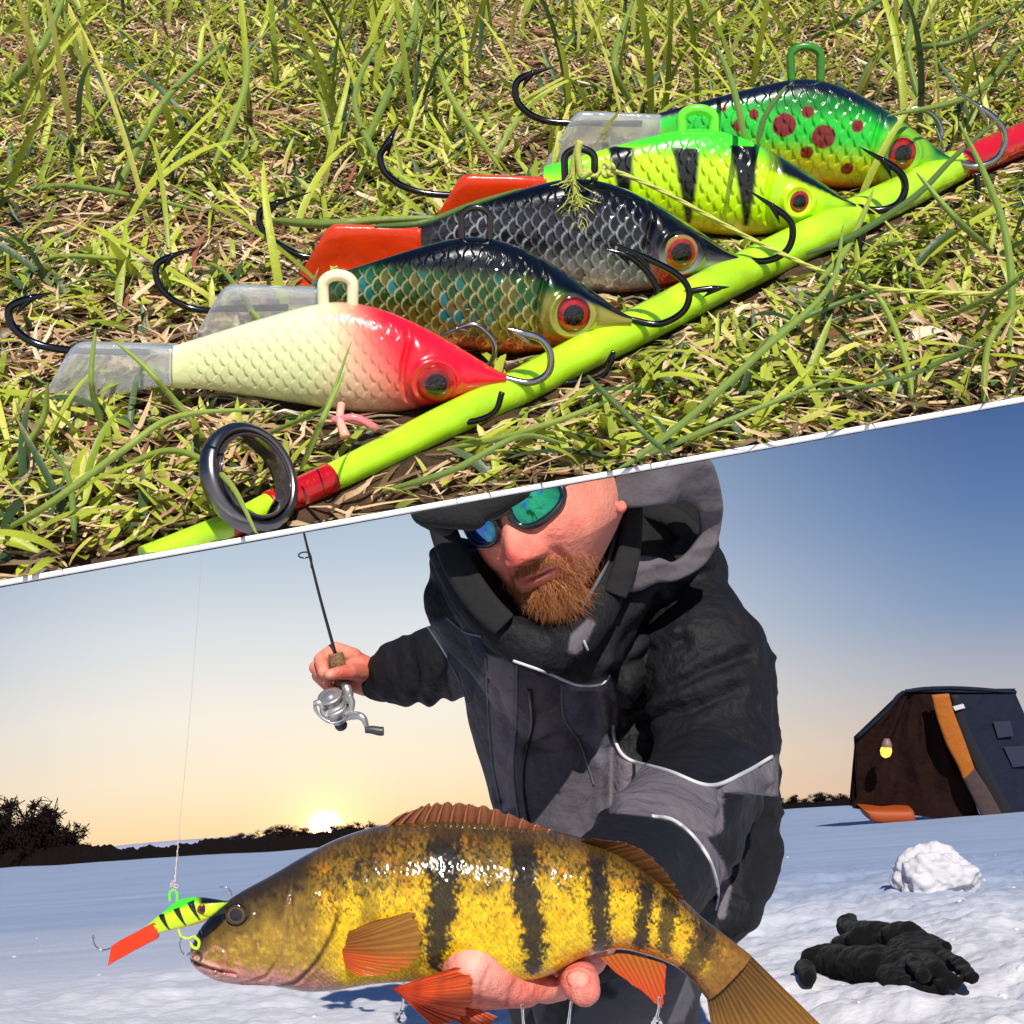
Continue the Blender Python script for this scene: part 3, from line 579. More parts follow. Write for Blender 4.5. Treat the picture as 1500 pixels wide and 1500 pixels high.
l4, pl4, pix4, u4 = make_lure('painted_lure', 'bright yellow lure with black bars and green loop, second from the back', (795, 278), (1252, 303), 1.04, (1060, 350), lean, paint4, eye=(.80, .016, .042),
    eyecols=[srgb(110, 16, 8), srgb(170, 20, 14), srgb(10, 6, 6), srgb(190, 130, 20)], loop=(1022, 172, 24, 24, 7.5, srgb(110, 240, 50), M_paint), tail=tailp((795, 278), .86, 14), tailcol='orange',
    hooks=[([(780, 286), (655, 286), (600, 277), (566, 255), (557, 230), (566, 212), (586, 178)], 10, 0), ([(1248, 302), (1285, 308), (1314, 298), (1324, 272), (1310, 247), (1256, 214)], 11, (0, .001)), ([(1244, 315), (1240, 345), (1222, 372), (1200, 390)], 9, .008)])
l5, pl5, pix5, u5 = make_lure('painted_lure', 'green lure with dark red spots and clear tail, furthest back in the row', (962, 200), (1397, 238), 1.1, (1225, 275), lean, paint5, eye=(.795, .018, .056),
    eyecols=[srgb(140, 6, 8), srgb(176, 10, 10), srgb(10, 6, 6)], loop=(1180, 80, 22, 24, 6, srgb(50, 130, 20), M_paint), tail=tailp((962, 200), .86, 0),
    hooks=[([(940, 182), (825, 180), (785, 172), (760, 152), (755, 128), (768, 112), (818, 96)], 10, 0), ([(1395, 238), (1432, 244), (1462, 228), (1469, 198), (1452, 172), (1396, 132)], 10, (0, .0012), M_chrome),
           ([(1328, 168), (1352, 160), (1376, 170), (1388, 192), (1384, 215)], 8, -.003, M_chrome), ([(1404, 248), (1406, 275), (1392, 295), (1366, 304)], 9, .008)])
lure_outl = []
for pix_, hs_ in ((pix1, 1.0), (pix2, 1.12), (pix3, 1.09), (pix4, 1.04), (pix5, 1.1)):
    ss = np.linspace(0, 1, 24); a = pix_(ss, ip(TOPP, ss)*hs_); b_ = pix_(ss[::-1], -ip(BOTP, ss[::-1])*hs_); lure_outl.append(list(zip(np.append(a[0], b_[0]), np.append(a[1], b_[1]))))
# ------------------------------------------------------------------ ROD IN THE GRASS
M_neon = mat('neon_rod_lacquer', srgb(182, 234, 34), rough=.25, coat=1, var=(160, .22), sss=.35, sssr=(.002, .003, .0006), bump=[(300, .0002)])
M_redw = mat('red_thread_wrap', srgb(176, 8, 12), rough=.25, coat=1, bump=[(700, .0002)]); M_redr = mat('red_rod_lacquer', srgb(200, 14, 30), rough=.25, coat=1)
rodp = np.array([(120, 850, 21), (200, 822, 21), (300, 783, 21), (340, 768, 21), (400, 738, 22), (450, 716, 23), (485, 700, 24), (560, 664, 26), (640, 624, 28), (740, 577, 30), (850, 520, 31), (950, 470, 32), (1060, 412, 32), (1160, 362, 32), (1260, 313, 31), (1340, 274, 29), (1400, 243, 27), (1460, 219, 27), (1560, 180, 27)], float)
rq = crs(rodp, 260); rd = np.array([slabd(a, b_+c_*.9) for a, b_, c_ in rq]); rp3 = P(rq[:, 0], rq[:, 1], rd-.0); rrad = rq[:, 2]/FPX*rd*.90
rod = thing('neon_rod', 'neon yellow-green fishing rod with red sections lying in the grass under the lures', 'fishing rod', rp3[120])
xs = rq[:, 0]
okv = np.where(rq[:, 1]+rq[:, 2]*.0 < edge_y(rq[:, 0])-3)[0]
_pn = np.cross(ray(0, edge_y(0)-5), ray(1500, edge_y(1500)-5)); _pn = unit(_pn)
if _pn@U < 0: _pn = -_pn
def clip_edge(V):
    d_ = (V-CP)@_pn; a_ = unit(rp3[30]-rp3[5]); t_ = np.where(d_ < 0, -d_/(a_@_pn), 0); return V+a_*t_[:, None]
def rodpart(name, x0, x1, mt, k=1.0):
    i = np.where((xs >= x0) & (xs <= x1))[0]; V, f = tube_vf(rp3[i], rrad[i]*k, 28); V = clip_edge(V); return G().add(V, f).build(name, mt, rod, usecol=False)
_ax = unit(rp3[30]-rp3[5])
rb = rodpart('blank', 205, 1400, M_neon); rodpart('red_wrap', 332, 352, M_redw, 1.06); rodpart('red_wrap', 392, 486, M_redw, 1.10); rodpart('red_section', 1392, 1560, M_redr, 1.0)
# guide ring
gc = P(366, 700, .122); ga = unit(-F*.60+R*.74+U*.28); gb = unit(np.cross(ga, U)); gu = np.cross(gb, ga); u0 = .122/FPX
def ringpart(name, R1, R2, W, mt, n=80):
    prof = [(R1, -W), (R1-(0), W*.2), (R1+(R2-R1)*.25, W*.9), (R1+(R2-R1)*.6, W), (R2, W*.5), (R2, -W*.6), (R1+(R2-R1)*.6, -W), (R1+.1*(R2-R1), -W)]
    prof = crs(np.array(prof+[prof[0]]), 28)[:-1]; t_ = np.linspace(0, 2*math.pi, n, endpoint=False); V = gc+(prof[:, 0][None, :, None]*(np.cos(t_)[:, None, None]*gb+np.sin(t_)[:, None, None]*gu)+prof[:, 1][None, :, None]*ga)*u0
    f = grid(n, len(prof), True); k = len(prof); j = np.arange(k); ex_ = np.stack([(n-1)*k+j, (n-1)*k+(j+1) % k, (j+1) % k, j], -1); return mk(name, V, [np.vstack([f, ex_])], mt, rod)
ringpart('guide_ring', 66, 84, 15, mat('gunmetal_ring', (.22, .21, .21), rough=.3, metal=1)); ringpart('ring_insert', 59, 67, 17, mat('ceramic_insert', (.04, .03, .03), rough=.12, coat=1))
g = G()
for sx in (-22, 22): V, f = tube_vf([gc+(gb*sx*.8-gu*70)*u0, gc+(gb*sx*.5-gu*78+R*20-ga*15)*u0, P(405, 738, .124)], [.0005, .0005, .0004], 8, 14); g.add(V, f)
g.build('guide_foot', M_hook, rod, usecol=False)
# ------------------------------------------------------------------ STRING
M_str = mat('braided_line', srgb(184, 190, 92), rough=.7, bump=[(2500, .0001)])
def dmin(px, py, off): return min(float((pl3.pt(px, py)-CP)@F), slabd(px, py)-.0015-.0065*float(sm(1120, 1260, px)))-off
sp = [(846, 236), (856, 250), (872, 258), (884, 246), (893, 250), (902, 251), (960, 275), (1030, 312), (1100, 350), (1150, 374), (1200, 396), (1250, 413), (1300, 424), (1360, 428), (1430, 430), (1520, 431)]
sps = crs(np.array(sp, float), 140); sdp = np.array([dmin(a, b_, .0012) for a, b_ in sps]); sdp = np.convolve(np.pad(sdp, 12, 'edge'), np.ones(25)/25, 'valid'); sdp = np.minimum(sdp, np.array([dmin(a, b_, .0004) for a, b_ in sps]))
g = G(); c3 = P(sps[:, 0], sps[:, 1], sdp)
for k in range(3):
    a = np.linspace(0, 70, 140)+k*2.09; off = .00014*(np.cos(a)[:, None]*U+np.sin(a)[:, None]*F); V, f = tube_vf(c3+off, .00017, 6); g.add(V, f)
for kx, ky, kr in ((888, 250, 9), (895, 249, 8)):
    t_ = np.linspace(0, 2*math.pi, 20); kp = P(kx+kr*.55*np.cos(t_), ky+kr*np.sin(t_), dmin(kx, ky, .0012)+.0004*np.sin(t_*2)); V, f = tube_vf(kp, .00026, 7); g.add(V, f)
lp = [(866, 250), (852, 258), (848, 240), (846, 222), (850, 208), (845, 222), (839, 250), (843, 280), (850, 300), (852, 318), (856, 345)]
lq = crs(np.array(lp, float), 60); ld = np.array([float((pl3.pt(a, b_)-CP)@F) for a, b_ in lq])-.0040+.0012*np.linspace(0, 1, 60)
V, f = tube_vf(P(lq[:, 0], lq[:, 1], ld), .00042, 8); g.add(V, f)
for k in range(110):
    t0 = rng.uniform(.62, .97); i = int(t0*59); b0 = lq[i]; d = np.array([rng.normal(0, 14), rng.uniform(2, 26)]); q = [b0, b0+d*.5+rng.normal(0, 2, 2), b0+d+rng.normal(0, 4, 2)]
    V, f = tube_vf(P([x[0] for x in q], [x[1] for x in q], ld[i]+rng.normal(0, .0004)), .00006, 4, 8); g.add(V, f)
tag(g.build('knotted_string', M_str, usecol=False), 'pale green string knotted to the black lure loop and trailing to the right', 'string')
# ------------------------------------------------------------------ GRASS
M_grass = mat('grass_blades', 'attr', rough=.42, spec=.5, sss=0, bump=[(1500, .0001)]); 
I_ = M_grass.node_tree.nodes['Principled BSDF'].inputs
def add_translucent(m, w):
    nt = m.node_tree; b = nt.nodes['Principled BSDF']; tr = nt.nodes.new('ShaderNodeBsdfTranslucent'); mxn = nt.nodes.new('ShaderNodeMixShader'); a = [n for n in nt.nodes if n.type == 'ATTRIBUTE'][0]
    nt.links.new(a.outputs['Color'], tr.inputs[0]); mxn.inputs[0].default_value = w; nt.links.new(b.outputs[0], mxn.inputs[1]); nt.links.new(tr.outputs[0], mxn.inputs[2]); nt.links.new(mxn.outputs[0], nt.nodes['Material Output'].inputs[0])
add_translucent(M_grass, .30)
def blades(N, length, width, tilt0, bend, colf, K=6, seed=1, hbase=0, urange=(-.14, .16), vrange=(-.06, .166), flat=.35, dens=None, keep_front=.12, wav=.15):
    rg = np.random.default_rng(seed); 
    u = rg.uniform(*urange, N); v = rg.uniform(*vrange, N)
    if dens is not None: k = rg.random(N) < dens(u, v); u, v = u[k], v[k]
    n = len(u); az = rg.uniform(0, 2*math.pi, n); ln = rg.uniform(*length, n); wd = rg.uniform(*width, n); ti = rg.uniform(*tilt0, n); be = rg.uniform(*bend, n)
    ca, sa = np.cos(az), np.sin(az); side0 = rg.normal(0, wav, n)
    pos = np.stack([u, v, np.full(n, hbase)+rg.uniform(-.0008, .0003, n)], -1); C3 = [pos]; ang_ = ti.copy(); Ts = []
    a2 = az.copy()
    for k in range(K):
        d = np.stack([np.sin(ang_)*np.cos(a2), np.sin(ang_)*np.sin(a2), np.cos(ang_)], -1); Ts.append(d); pos = pos+d*(ln/K)[:, None]; pos[:, 2] = np.maximum(pos[:, 2], .0004+hbase); C3.append(pos); ang_ = np.minimum(ang_+be/K, 2.0); a2 = a2+side0/K*2
    C3 = np.stack(C3, 1); Ts.append(Ts[-1]); Ts = np.stack(Ts, 1)
    sd_ = np.stack([-np.sin(a2), np.cos(a2), 0*a2], -1)[:, None]+rg.normal(0, .25, (n, 1, 3)); sd_ = sd_-Ts*(sd_*Ts).sum(-1, keepdims=True); sd_ /= np.linalg.norm(sd_, axis=-1, keepdims=True)
    nn = np.cross(Ts, sd_); t = np.linspace(0, 1, K+1); prof = np.clip(np.minimum(.65+t*1.6, 1.05)*np.sqrt(np.clip(1-t**2.2, 0, 1)), .02, 1)
    w = wd[:, None]*prof[None]*.5
    L_ = C3-sd_*w[..., None]+nn*(w*flat)[..., None]; R_ = C3+sd_*w[..., None]+nn*(w*flat)[..., None]
    Vl = np.stack([L_, C3, R_], 2)  # n,K+1,3,3
    W = TO+Vl[..., 0:1]*tu+Vl[..., 1:2]*tv+Vl[..., 2:3]*tn
    px, py, dd = proj(W.reshape(-1, 3)); px = px.reshape(n, -1); py = py.reshape(n, -1); dd = dd.reshape(n, -1)
    ok = (py[:, :3] < edge_y(px[:, :3])-1).all(1) & (px.min(1) < 1540) & (px.max(1) > -40) & (py.max(1) > -40)
    for ol, pl in zip(lure_outl, (pl1, pl2, pl3, pl4, pl5)):
        ins = inpoly(px, py, ol); pd = (pl.pt(px.ravel(), py.ravel())-CP)@F; pd = pd.reshape(px.shape); thick = .0042
        bad = (ins & (np.abs(dd-pd) < thick)).any(1); fr = (ins & (dd < pd-thick)).any(1) & (rg.random(n) > keep_front); ok &= ~bad & ~fr
    # keep out of the rod and off most of its face
    rdx = rq[::5]; best = np.full(px.shape, 1e9); rz = np.zeros(px.shape)
    for (a, b_, c_), dz in zip(rdx, rd[::5]):
        d_ = np.hypot(px-a, py-b_)-c_; m_ = d_ < best; best = np.where(m_, d_, best); rz = np.where(m_, dz, rz)
    near_ = best < 0; bad = (near_ & (np.abs(dd-rz) < .0022)).any(1); fr = (near_ & (dd < rz)).any(1) & (rg.random(n) > keep_front); ok &= ~bad & ~fr
    W = W[ok]; n = len(W); d_ = (W-CP)@_pn; W = W-np.minimum(d_-.00002*0, 0)[..., None]*_pn; t3 = np.repeat(t, 3); c = colf(rg, n, t3, C3[ok][:, 0])
    nv = (K+1)*3; base = np.arange(n)[:, None, None]*nv; k = np.arange(K)[None, :, None]; j = np.arange(2)[None, None]
    a = base+k*3+j; f = np.stack([a, a+1, a+4, a+3], -1).reshape(-1, 4)
    return W.reshape(-1, 3), f, c.reshape(-1, 3)
def patchy(u, v, k=60, s=3): return fbm(np.stack([u, v, 0*u], -1)*k, 3, s)
def cg(rg, n, t3, root):
    pt_ = patchy(root[:, 0], root[:, 1])*.5+.5; a = np.array([.15, .23, .02]); b = np.array([.54, .60, .06]); d = np.array([.050, .095, .035])
    m = np.clip(rg.random(n)*.75+.3*pt_, 0, 1)[:, None]; c = a*(1-m)+b*m; q = (rg.random(n) < .22)[:, None]; c = np.where(q, d*(.7+.8*rg.random((n, 1))), c); y = (rg.random(n) < .12)[:, None]; c = np.where(y, np.array([.62, .60, .13]), c)
    c = c[:, None]*(1+(.25*(t3-.4))[None, :, None]); tip = (rg.random(n) < .3)[:, None, None]*sm(.75, 1, t3)[None, :, None]; base_ = sm(.25, 0, t3)[None, :, None]; c = c*(1-tip)+np.array([.38, .27, .12])*tip; return c*(1-.5*base_)+np.array([.40, .38, .18])*.5*base_
def cst(rg, n, t3, root):
    a = np.array([.90, .70, .42]); b = np.array([.50, .30, .14]); m = rg.random((n, 1))**1.0; c = a*(1-m)+b*m; w = rg.random((n, 1)) < .10; c = np.where(w, np.array([.85, .76, .56]), c); dk_ = rg.random((n, 1)) < .30; c = np.where(dk_, c*.35, c); r_ = rg.random((n, 1)) < .05; c = np.where(r_, np.array([.34, .12, .07]), c); return np.repeat(c[:, None], len(t3), 1)
g = G()
for a in (blades(32000, (.004, .012), (.0002, .0007), (1.25, 1.65), (-.4, .5), cst, 4, 11, .0004, keep_front=.0, wav=.7),
          blades(1300, (.002, .006), (.0007, .0017), (1.1, 1.6), (-.8, .9), cst, 3, 12, .0010, keep_front=.0, wav=.8, flat=.7)): g.add(*a)
tag(g.build('dry_thatch', M_grass), kind='stuff')
g = G()
dn = lambda u, v: np.clip(.55+1.6*patchy(u, v, 70, 5), .06, 1)
g.add(*blades(40000, (.0030, .0075), (.0005, .0011), (.5, 1.45), (.1, 1.0), cg, 5, 21, dens=dn, keep_front=.03))
g.add(*blades(5600, (.006, .014), (.0006, .0011), (.5, 1.5), (.2, 1.3), cg, 7, 22, dens=dn, keep_front=.03))
g.add(*blades(520, (.014, .030), (.0006, .0011), (.1, 1.3), (.3, 1.5), cg, 10, 23, vrange=(-.03, .166), keep_front=.05))
g.add(*blades(240, (.022, .045), (.0006, .0012), (.0, .7), (.3, 1.4), cg, 12, 24, vrange=(.045, .166), keep_front=.0))
def strand(pts, wpx, h, col, hs=None):
    q = crs(np.array(pts, float), 26); hh = np.interp(np.linspace(0, 1, 26), np.linspace(0, 1, len(h)), h); C = np.array([slabp(a, b_, c_) for (a, b_), c_ in zip(q, hh)]); d = (C-CP)@F
    T = np.gradient(C, axis=0); s_ = np.cross(T, C-CP); s_ /= np.linalg.norm(s_, axis=1)[:, None]; nn = np.cross(s_, T); nn /= np.linalg.norm(nn, axis=1)[:, None]; nn *= np.sign(-(nn@F))[:, None]
    t = np.linspace(0, 1, 26); w = wpx/2*d/FPX*np.minimum(1, .5+t*3)*np.sqrt(np.clip(1.02-t**3, 0, 1)); V = np.stack([C-s_*w[:, None]-nn*w[:, None]*.5, C-s_*w[:, None]*.5, C+nn*w[:, None]*.25, C+s_*w[:, None]*.5, C+s_*w[:, None]-nn*w[:, None]*.5], 1)
    cc = np.array(col)*(.85+.3*t)[:, None]; cc = np.repeat(cc, 5, 0); d_ = (V-CP)@_pn; V = V-np.minimum(d_, 0)[..., None]*_pn; g.add(V, grid(26, 5), cc)
lg = (.23, .33, .07); yg = (.30, .40, .07); dg = (.12, .20, .05)
H6, H9, H3 = (.001, .006, .010), (.002, .010, .014), (.001, .003, .004)
for pts, w, h, c in [([(1478, 520), (1482, 420), (1470, 330), (1440, 250), (1404, 178)], 11, H9, lg), ([(1090, 200), (1082, 160), (1068, 110), (1045, 58)], 10, (.016, .016, .018), lg), ([(1110, 208), (1122, 168), (1152, 125)], 9, (.014, .015, .017), dg),
    ([(1180, 372), (1250, 345), (1340, 288), (1400, 228), (1475, 165)], 10, (.012, .013, .012), dg), ([(1200, 412), (1235, 372), (1262, 320), (1280, 276)], 10, (.010, .012, .014), yg), ([(1455, 370), (1400, 320), (1342, 252)], 10, (.004, .01, .014), lg),
    ([(395, 322), (470, 328), (560, 322), (668, 318)], 13, (.006, .008, .007), lg), ([(548, 332), (620, 326), (690, 300), (765, 276)], 9, (.014, .015, .015), dg), ([(300, 640), (250, 580), (210, 535), (168, 500)], 9, (.003, .009, .012), yg),
    ([(152, 640), (134, 560), (140, 480)], 9, (.002, .008, .012), lg), ([(440, 690), (470, 620), (505, 545)], 9, (.004, .012, .015), yg), ([(380, 640), (450, 610), (480, 590), (515, 500)], 7, (.004, .010, .015), lg),
    ([(905, 690), (1000, 620), (1110, 520), (1215, 420), (1235, 330)], 11, (.004, .006, .010, .014), lg), ([(860, 550), (910, 600), (960, 650), (985, 668)], 9, (.010, .008, .004), dg), ([(920, 680), (1010, 640), (1130, 590), (1230, 550)], 9, H6, lg),
    ([(1500, 470), (1400, 520), (1300, 560), (1180, 575)], 8, H6, dg), ([(1340, 600), (1325, 520), (1290, 440), (1250, 410)], 9, H6, yg), ([(1020, 630), (1090, 540), (1150, 480), (1240, 440), (1290, 425)], 10, H6, dg), ([(0, 780), (70, 740), (180, 660), (260, 610), (400, 598)], 11, H9, yg),
    ([(0, 290), (90, 272), (210, 290), (300, 310)], 9, H3, lg), ([(0, 440), (60, 380), (160, 378), (200, 382)], 8, H3, yg), ([(470, 560), (380, 470), (330, 400), (290, 380)], 8, (.002, .006, .004), lg), ([(150, 700), (250, 660), (330, 700), (380, 790)], 10, H6, yg),
    ([(520, 245), (600, 60), (612, -20)], 11, H9, lg), ([(590, 290), (520, 150), (580, 20)], 9, H9, lg), ([(0, 140), (60, 70), (100, -20)], 12, H9, lg), ([(735, 250), (650, 120), (640, 0)], 9, H9, yg), ([(930, 160), (900, 90), (935, -20)], 10, H9, lg), ([(1350, 160), (1330, 70), (1350, -20)], 10, H9, lg),
    ([(1180, 60), (1260, 20), (1330, -30)], 9, H9, dg), ([(1500, 60), (1420, 140), (1300, 170)], 10, H9, lg), ([(160, 300), (240, 150), (330, 60)], 11, H9, lg), ([(310, 250), (360, 120), (350, -10)], 10, H9, yg), ([(640, 660), (740, 640), (860, 600), (930, 560)], 9, H6, yg), ([(560, 720), (660, 690), (760, 640), (830, 650)], 10, H6, lg),
    ([(0, 700), (60, 620), (70, 560)], 10, H6, yg), ([(110, 800), (100, 700), (60, 640)], 9, H6, lg), ([(1440, 590), (1450, 500), (1500, 440)], 9, H6, yg), ([(1370, 470), (1440, 440), (1500, 400)], 8, H6, lg), ([(1250, 150), (1290, 80), (1400, 60), (1500, 0)], 9, H9, dg)]: strand(pts, w, h, c)
tag(g.build('lawn_grass', M_grass), kind='stuff')
# ------------------------------------------------------------------ PERSON
HX0 = R*math.cos(math.radians(24))+U*math.sin(math.radians(24)); HZ = U*math.cos(math.radians(24))-R*math.sin(math.radians(24)); yw = math.radians(27)
HY = -F*math.cos(yw)-HX0*math.sin(yw); HX = HX0*math.cos(yw)-F*math.sin(yw)
pp = math.radians(-3); HY, HZ = HY*math.cos(pp)+HZ*math.sin(pp), HZ*math.cos(pp)-HY*math.sin(pp)
HC = P(np.array(797.), np.array(730.), np.array(1.5))
def Hd(x, y, z): return HC+np.asarray(x)[..., None]*HX+np.asarray(y)[..., None]*HY+np.asarray(z)[..., None]*HZ
pxm = lambda px_, d: px_/FPX*d
person = thing('person', 'bearded man in black and grey hooded jacket holding up the perch', 'person', on_ground(900, 1560))
M_skin = mat('skin', 'attr', rough=.46, sss=.06, sssr=(.010, .004, .002), bump=[(200, .0014), (900, .0007)], spec=.5, var=(30, .10))
gs = lambda x, s_: np.exp(-(x/s_)**2)
def head_pts(th_, ph_):
    """th polar from +z, ph azimuth from +y (forward)"""
    dx, dy, dz = np.sin(th_)*np.sin(ph_), np.sin(th_)*np.cos(ph_), np.cos(th_)
    fr = dy > 0; e = .88
    x = .079*np.sign(dx)*np.abs(dx)**e; y = np.where(fr, .096, .104)*np.sign(dy)*np.abs(dy)**.86; z = np.where(dz > 0, .122, .112)*dz
    lo = sm(-.01, -.112, z); x = x*(1-.25*lo**1.4); y = np.where(fr, y*(1-.06*lo), y*(1-.45*lo))+.004*lo
    x = x*(1+.07*gs(z+.045, .028)*sm(.2, .9, dy+.3))                         # full cheeks and jaw
    f = sm(.35, .8, dy)
    nz_ = sm(.004, -.034, z)*sm(-.052, -.043, z); y = y+f*(.006+.026*nz_)*gs(x, .0125+.004*nz_)*sm(-.054, -.044, z)*sm(.03, .0, z)
    y = y+f*.011*(gs(x-.0145, .0075)+gs(x+.0145, .0075))*gs(z+.040, .0085)      # wings of the nose
    y = y-f*.006*(gs(x-.033, .017)+gs(x+.033, .017))*gs(z-.002, .013)            # sockets
    y = y+f*.006*gs(z-.022, .010)*gs(x, .055)                                    # brow
    y = y+f*.006*(gs(x-.040, .020)+gs(x+.040, .020))*gs(z+.030, .018)            # cheekbones
    y = y+f*.0009*fbm(np.stack([x, y, z], -1)*260, 3, 8)-f*.0055*(gs(np.abs(x)-.027+.35*(z+.045), .0045))*sm(-.040, -.050, z)*sm(-.088, -.070, z)   # folds beside the mouth
    y = y+f*.0085*gs(z+.066, .014)*gs(x, .028)                                   # mouth mound
    mz = z+.0655-.004*(x/.026)**2*-.4
    y = y-f*.0055*gs(mz, .0018)*gs(x, .022)+f*.0014*gs(mz-.0045, .003)*gs(x, .018)+f*.0020*gs(mz+.005, .0038)*gs(x, .016)
    y = y+f*.009*gs(z+.098, .016)*gs(x, .024)                                    # chin
    x = x-.46*np.maximum(-.048-z, 0)
    return x, y, z
nth, nph = 260, 300; TH_, PH_ = np.meshgrid(np.linspace(.01, math.pi-.01, nth), np.linspace(-math.pi, math.pi, nph, endpoint=False), indexing='ij')
# denser in front
PH_ = PH_-.55*np.sin(PH_); hx_, hy_, hz_ = head_pts(TH_, PH_)
HV = Hd(hx_, hy_, hz_); sk = srgb(220, 142, 120); red = srgb(206, 92, 78); n3 = np.stack([hx_, hy_, hz_], -1)
cr = np.clip(.9*gs(hx_, .02)*gs(hz_+.036, .02)+.55*(gs(hx_-.045, .03)+gs(hx_+.045, .03))*gs(hz_+.036, .03)+.45*fbm(n3*45, 4, 4), 0, 1)
hc = lerp(sk, red, cr); lip = gs(hz_+.0662, .0045)*gs(hx_, .021)*(hy_ > .05); hc = lerp(hc, srgb(176, 78, 74), np.clip(lip*1.0, 0, .85)); ml = gs(hz_+.0655-.0002, .0013)*gs(hx_, .020)*(hy_ > .05); hc = lerp(hc, srgb(70, 24, 22), ml*.85)
nos = (gs(hx_-.009, .004)+gs(hx_+.009, .004))*gs(hz_+.0475, .0025)*(hy_ > .06); hc = lerp(hc, srgb(60, 18, 16), np.clip(nos, 0, .8)); stub = sm(.030, .020, np.abs(hx_))*sm(-.047, -.053, hz_)*(hy_ > .04)*(1-np.clip(lip*1.3, 0, 1)); stub = np.maximum(stub, sm(.035, .025, np.abs(hx_))*sm(-.08, -.088, hz_)*(hy_ > 0)); hc = lerp(hc, srgb(176, 92, 50), stub*.75*(.6+.4*fbm(n3*400, 2, 6)))
bodyG = G(); bodyG.add(HV, grid(nth, nph, True), hc.reshape(-1, 3))
head_tmp = mk('tmp_head', HV, grid(nth, nph, True), None, None); head_b = bvh(head_tmp)
# ears
def ear_geo(sgn):
    """outer ear as a curled sheet: rim, hollow and lobe"""
    g_ = G(); rim = [(.0, .012, .030), (.006, .002, .036), (.010, -.012, .030), (.011, -.018, .012), (.010, -.016, -.008), (.007, -.006, -.022), (.004, .004, -.030), (.001, .010, -.022)]
    r3 = np.array([Hd(np.array(sgn*(.0705+a)), np.array(b_-.006), np.array(c_-.012)) for a, b_, c_ in rim]); V, f = tube_vf(r3, np.array([.0035, .0042, .0045, .0045, .0042, .0045, .0058, .004]), 12, 50); g_.add(V, f, srgb(212, 120, 102))
    cen = Hd(np.array(sgn*.0725), np.array(-.008), np.array(-.010)); V, f, *_ = loft_vf([cen+HZ*.026, cen+HZ*.026-HY*.001], [cen-HZ*.026, cen-HZ*.026], HX, .004, 4, 12); 
    q = crs(r3, 30); rows = np.stack([q*(1-t)+(cen+HX*sgn*(-.002-.003*math.sin(t*3)))*t for t in np.linspace(0, 1, 8)], 0); g_.add(rows, grid(8, 30), srgb(188, 84, 72))
    V, f = tube_vf([Hd(np.array(sgn*.079), np.array(.0), np.array(.012)), Hd(np.array(sgn*.0815), np.array(-.010), np.array(.006)), Hd(np.array(sgn*.080), np.array(-.012), np.array(-.010))], [.002, .003, .002], 8, 14); g_.add(V, f, srgb(206, 100, 86)); return g_
for s_ in (1, -1):
    for v_, f_, c_ in zip(ear_geo(s_).V, [None]*9, [None]*9): pass
    e_ = ear_geo(s_); base_n = bodyG.n
    bodyG.V += e_.V; bodyG.F += [f+base_n for f in e_.F]; bodyG.C += e_.C; bodyG.n += e_.n
# neck, core and arms inside the clothes
cap_ = lambda a, b, ra, rb: caps_vf(P(*map(np.array, map(float, a))), P(*map(np.array, map(float, b))), ra, rb, 18, 6)
for a, b_, ra, rb in [((810, 850, 1.57), (860, 960, 1.74), .048, .050), ((880, 1020, 1.82), (900, 1330, 1.80), .085, .10), ((760, 960, 1.80), (650, 975, 1.95), .045, .04), ((650, 975, 1.95), (545, 990, 2.0), .036, .026), ((1030, 950, 1.66), (1040, 1130, 1.58), .05, .045), ((1030, 1140, 1.56), (900, 1310, 1.08), .04, .032), ((900, 1310, 1.08), (800, 1400, .79), .032, .026)]:
    V, f = cap_(a, b_, ra, rb); bodyG.add(V, f, sk)
# --- hands: capsules fused by a voxel remesh
def fuse(caps, voxel, smooth, name='hand'):
    g_ = G()
    for a, b_, ra, rb in caps: V, f = caps_vf(a, b_, ra, rb, 16, 6); g_.add(V, f)
    o = g_.build(name, usecol=False); remesh(o, voxel, smooth); return o
p3 = lambda px, py, d: P(np.array(float(px)), np.array(float(py)), np.array(float(d)))
k7 = .70/FPX
handL = fuse([(p3(690, 1424, .676), p3(752, 1448, .690), 42*k7, 26*k7), (p3(752, 1448, .690), p3(800, 1446, .704), 26*k7, 20*k7), (p3(700, 1448, .688), p3(770, 1452, .70), 30*k7, 24*k7), (p3(700, 1430, .700), p3(800, 1420, .735), 34*k7, 38*k7), (p3(760, 1430, .725), p3(860, 1400, .76), 32*k7, 34*k7), (p3(800, 1400, .76), p3(870, 1350, .86), 42*k7, 44*k7),
      (p3(840, 1408, .722), p3(850, 1440, .688), 25*k7, 29*k7), (p3(850, 1440, .688), p3(856, 1450, .684), 30*k7, 24*k7), (p3(800, 1400, .74), p3(842, 1412, .722), 28*k7, 26*k7),
      (p3(760, 1400, .752), p3(740, 1330, .750), 24*k7, 22*k7), (p3(740, 1330, .750), p3(728, 1290, .742), 21*k7, 18*k7), (p3(800, 1390, .755), p3(795, 1320, .752), 24*k7, 22*k7), (p3(795, 1320, .752), p3(790, 1280, .744), 21*k7, 18*k7), (p3(835, 1385, .757), p3(842, 1320, .752), 22*k7, 19*k7)], .0011, 5)
V = vco(handL); px_, py_, dd_ = proj(V); nn_ = vnorm(handL)
cre = 0
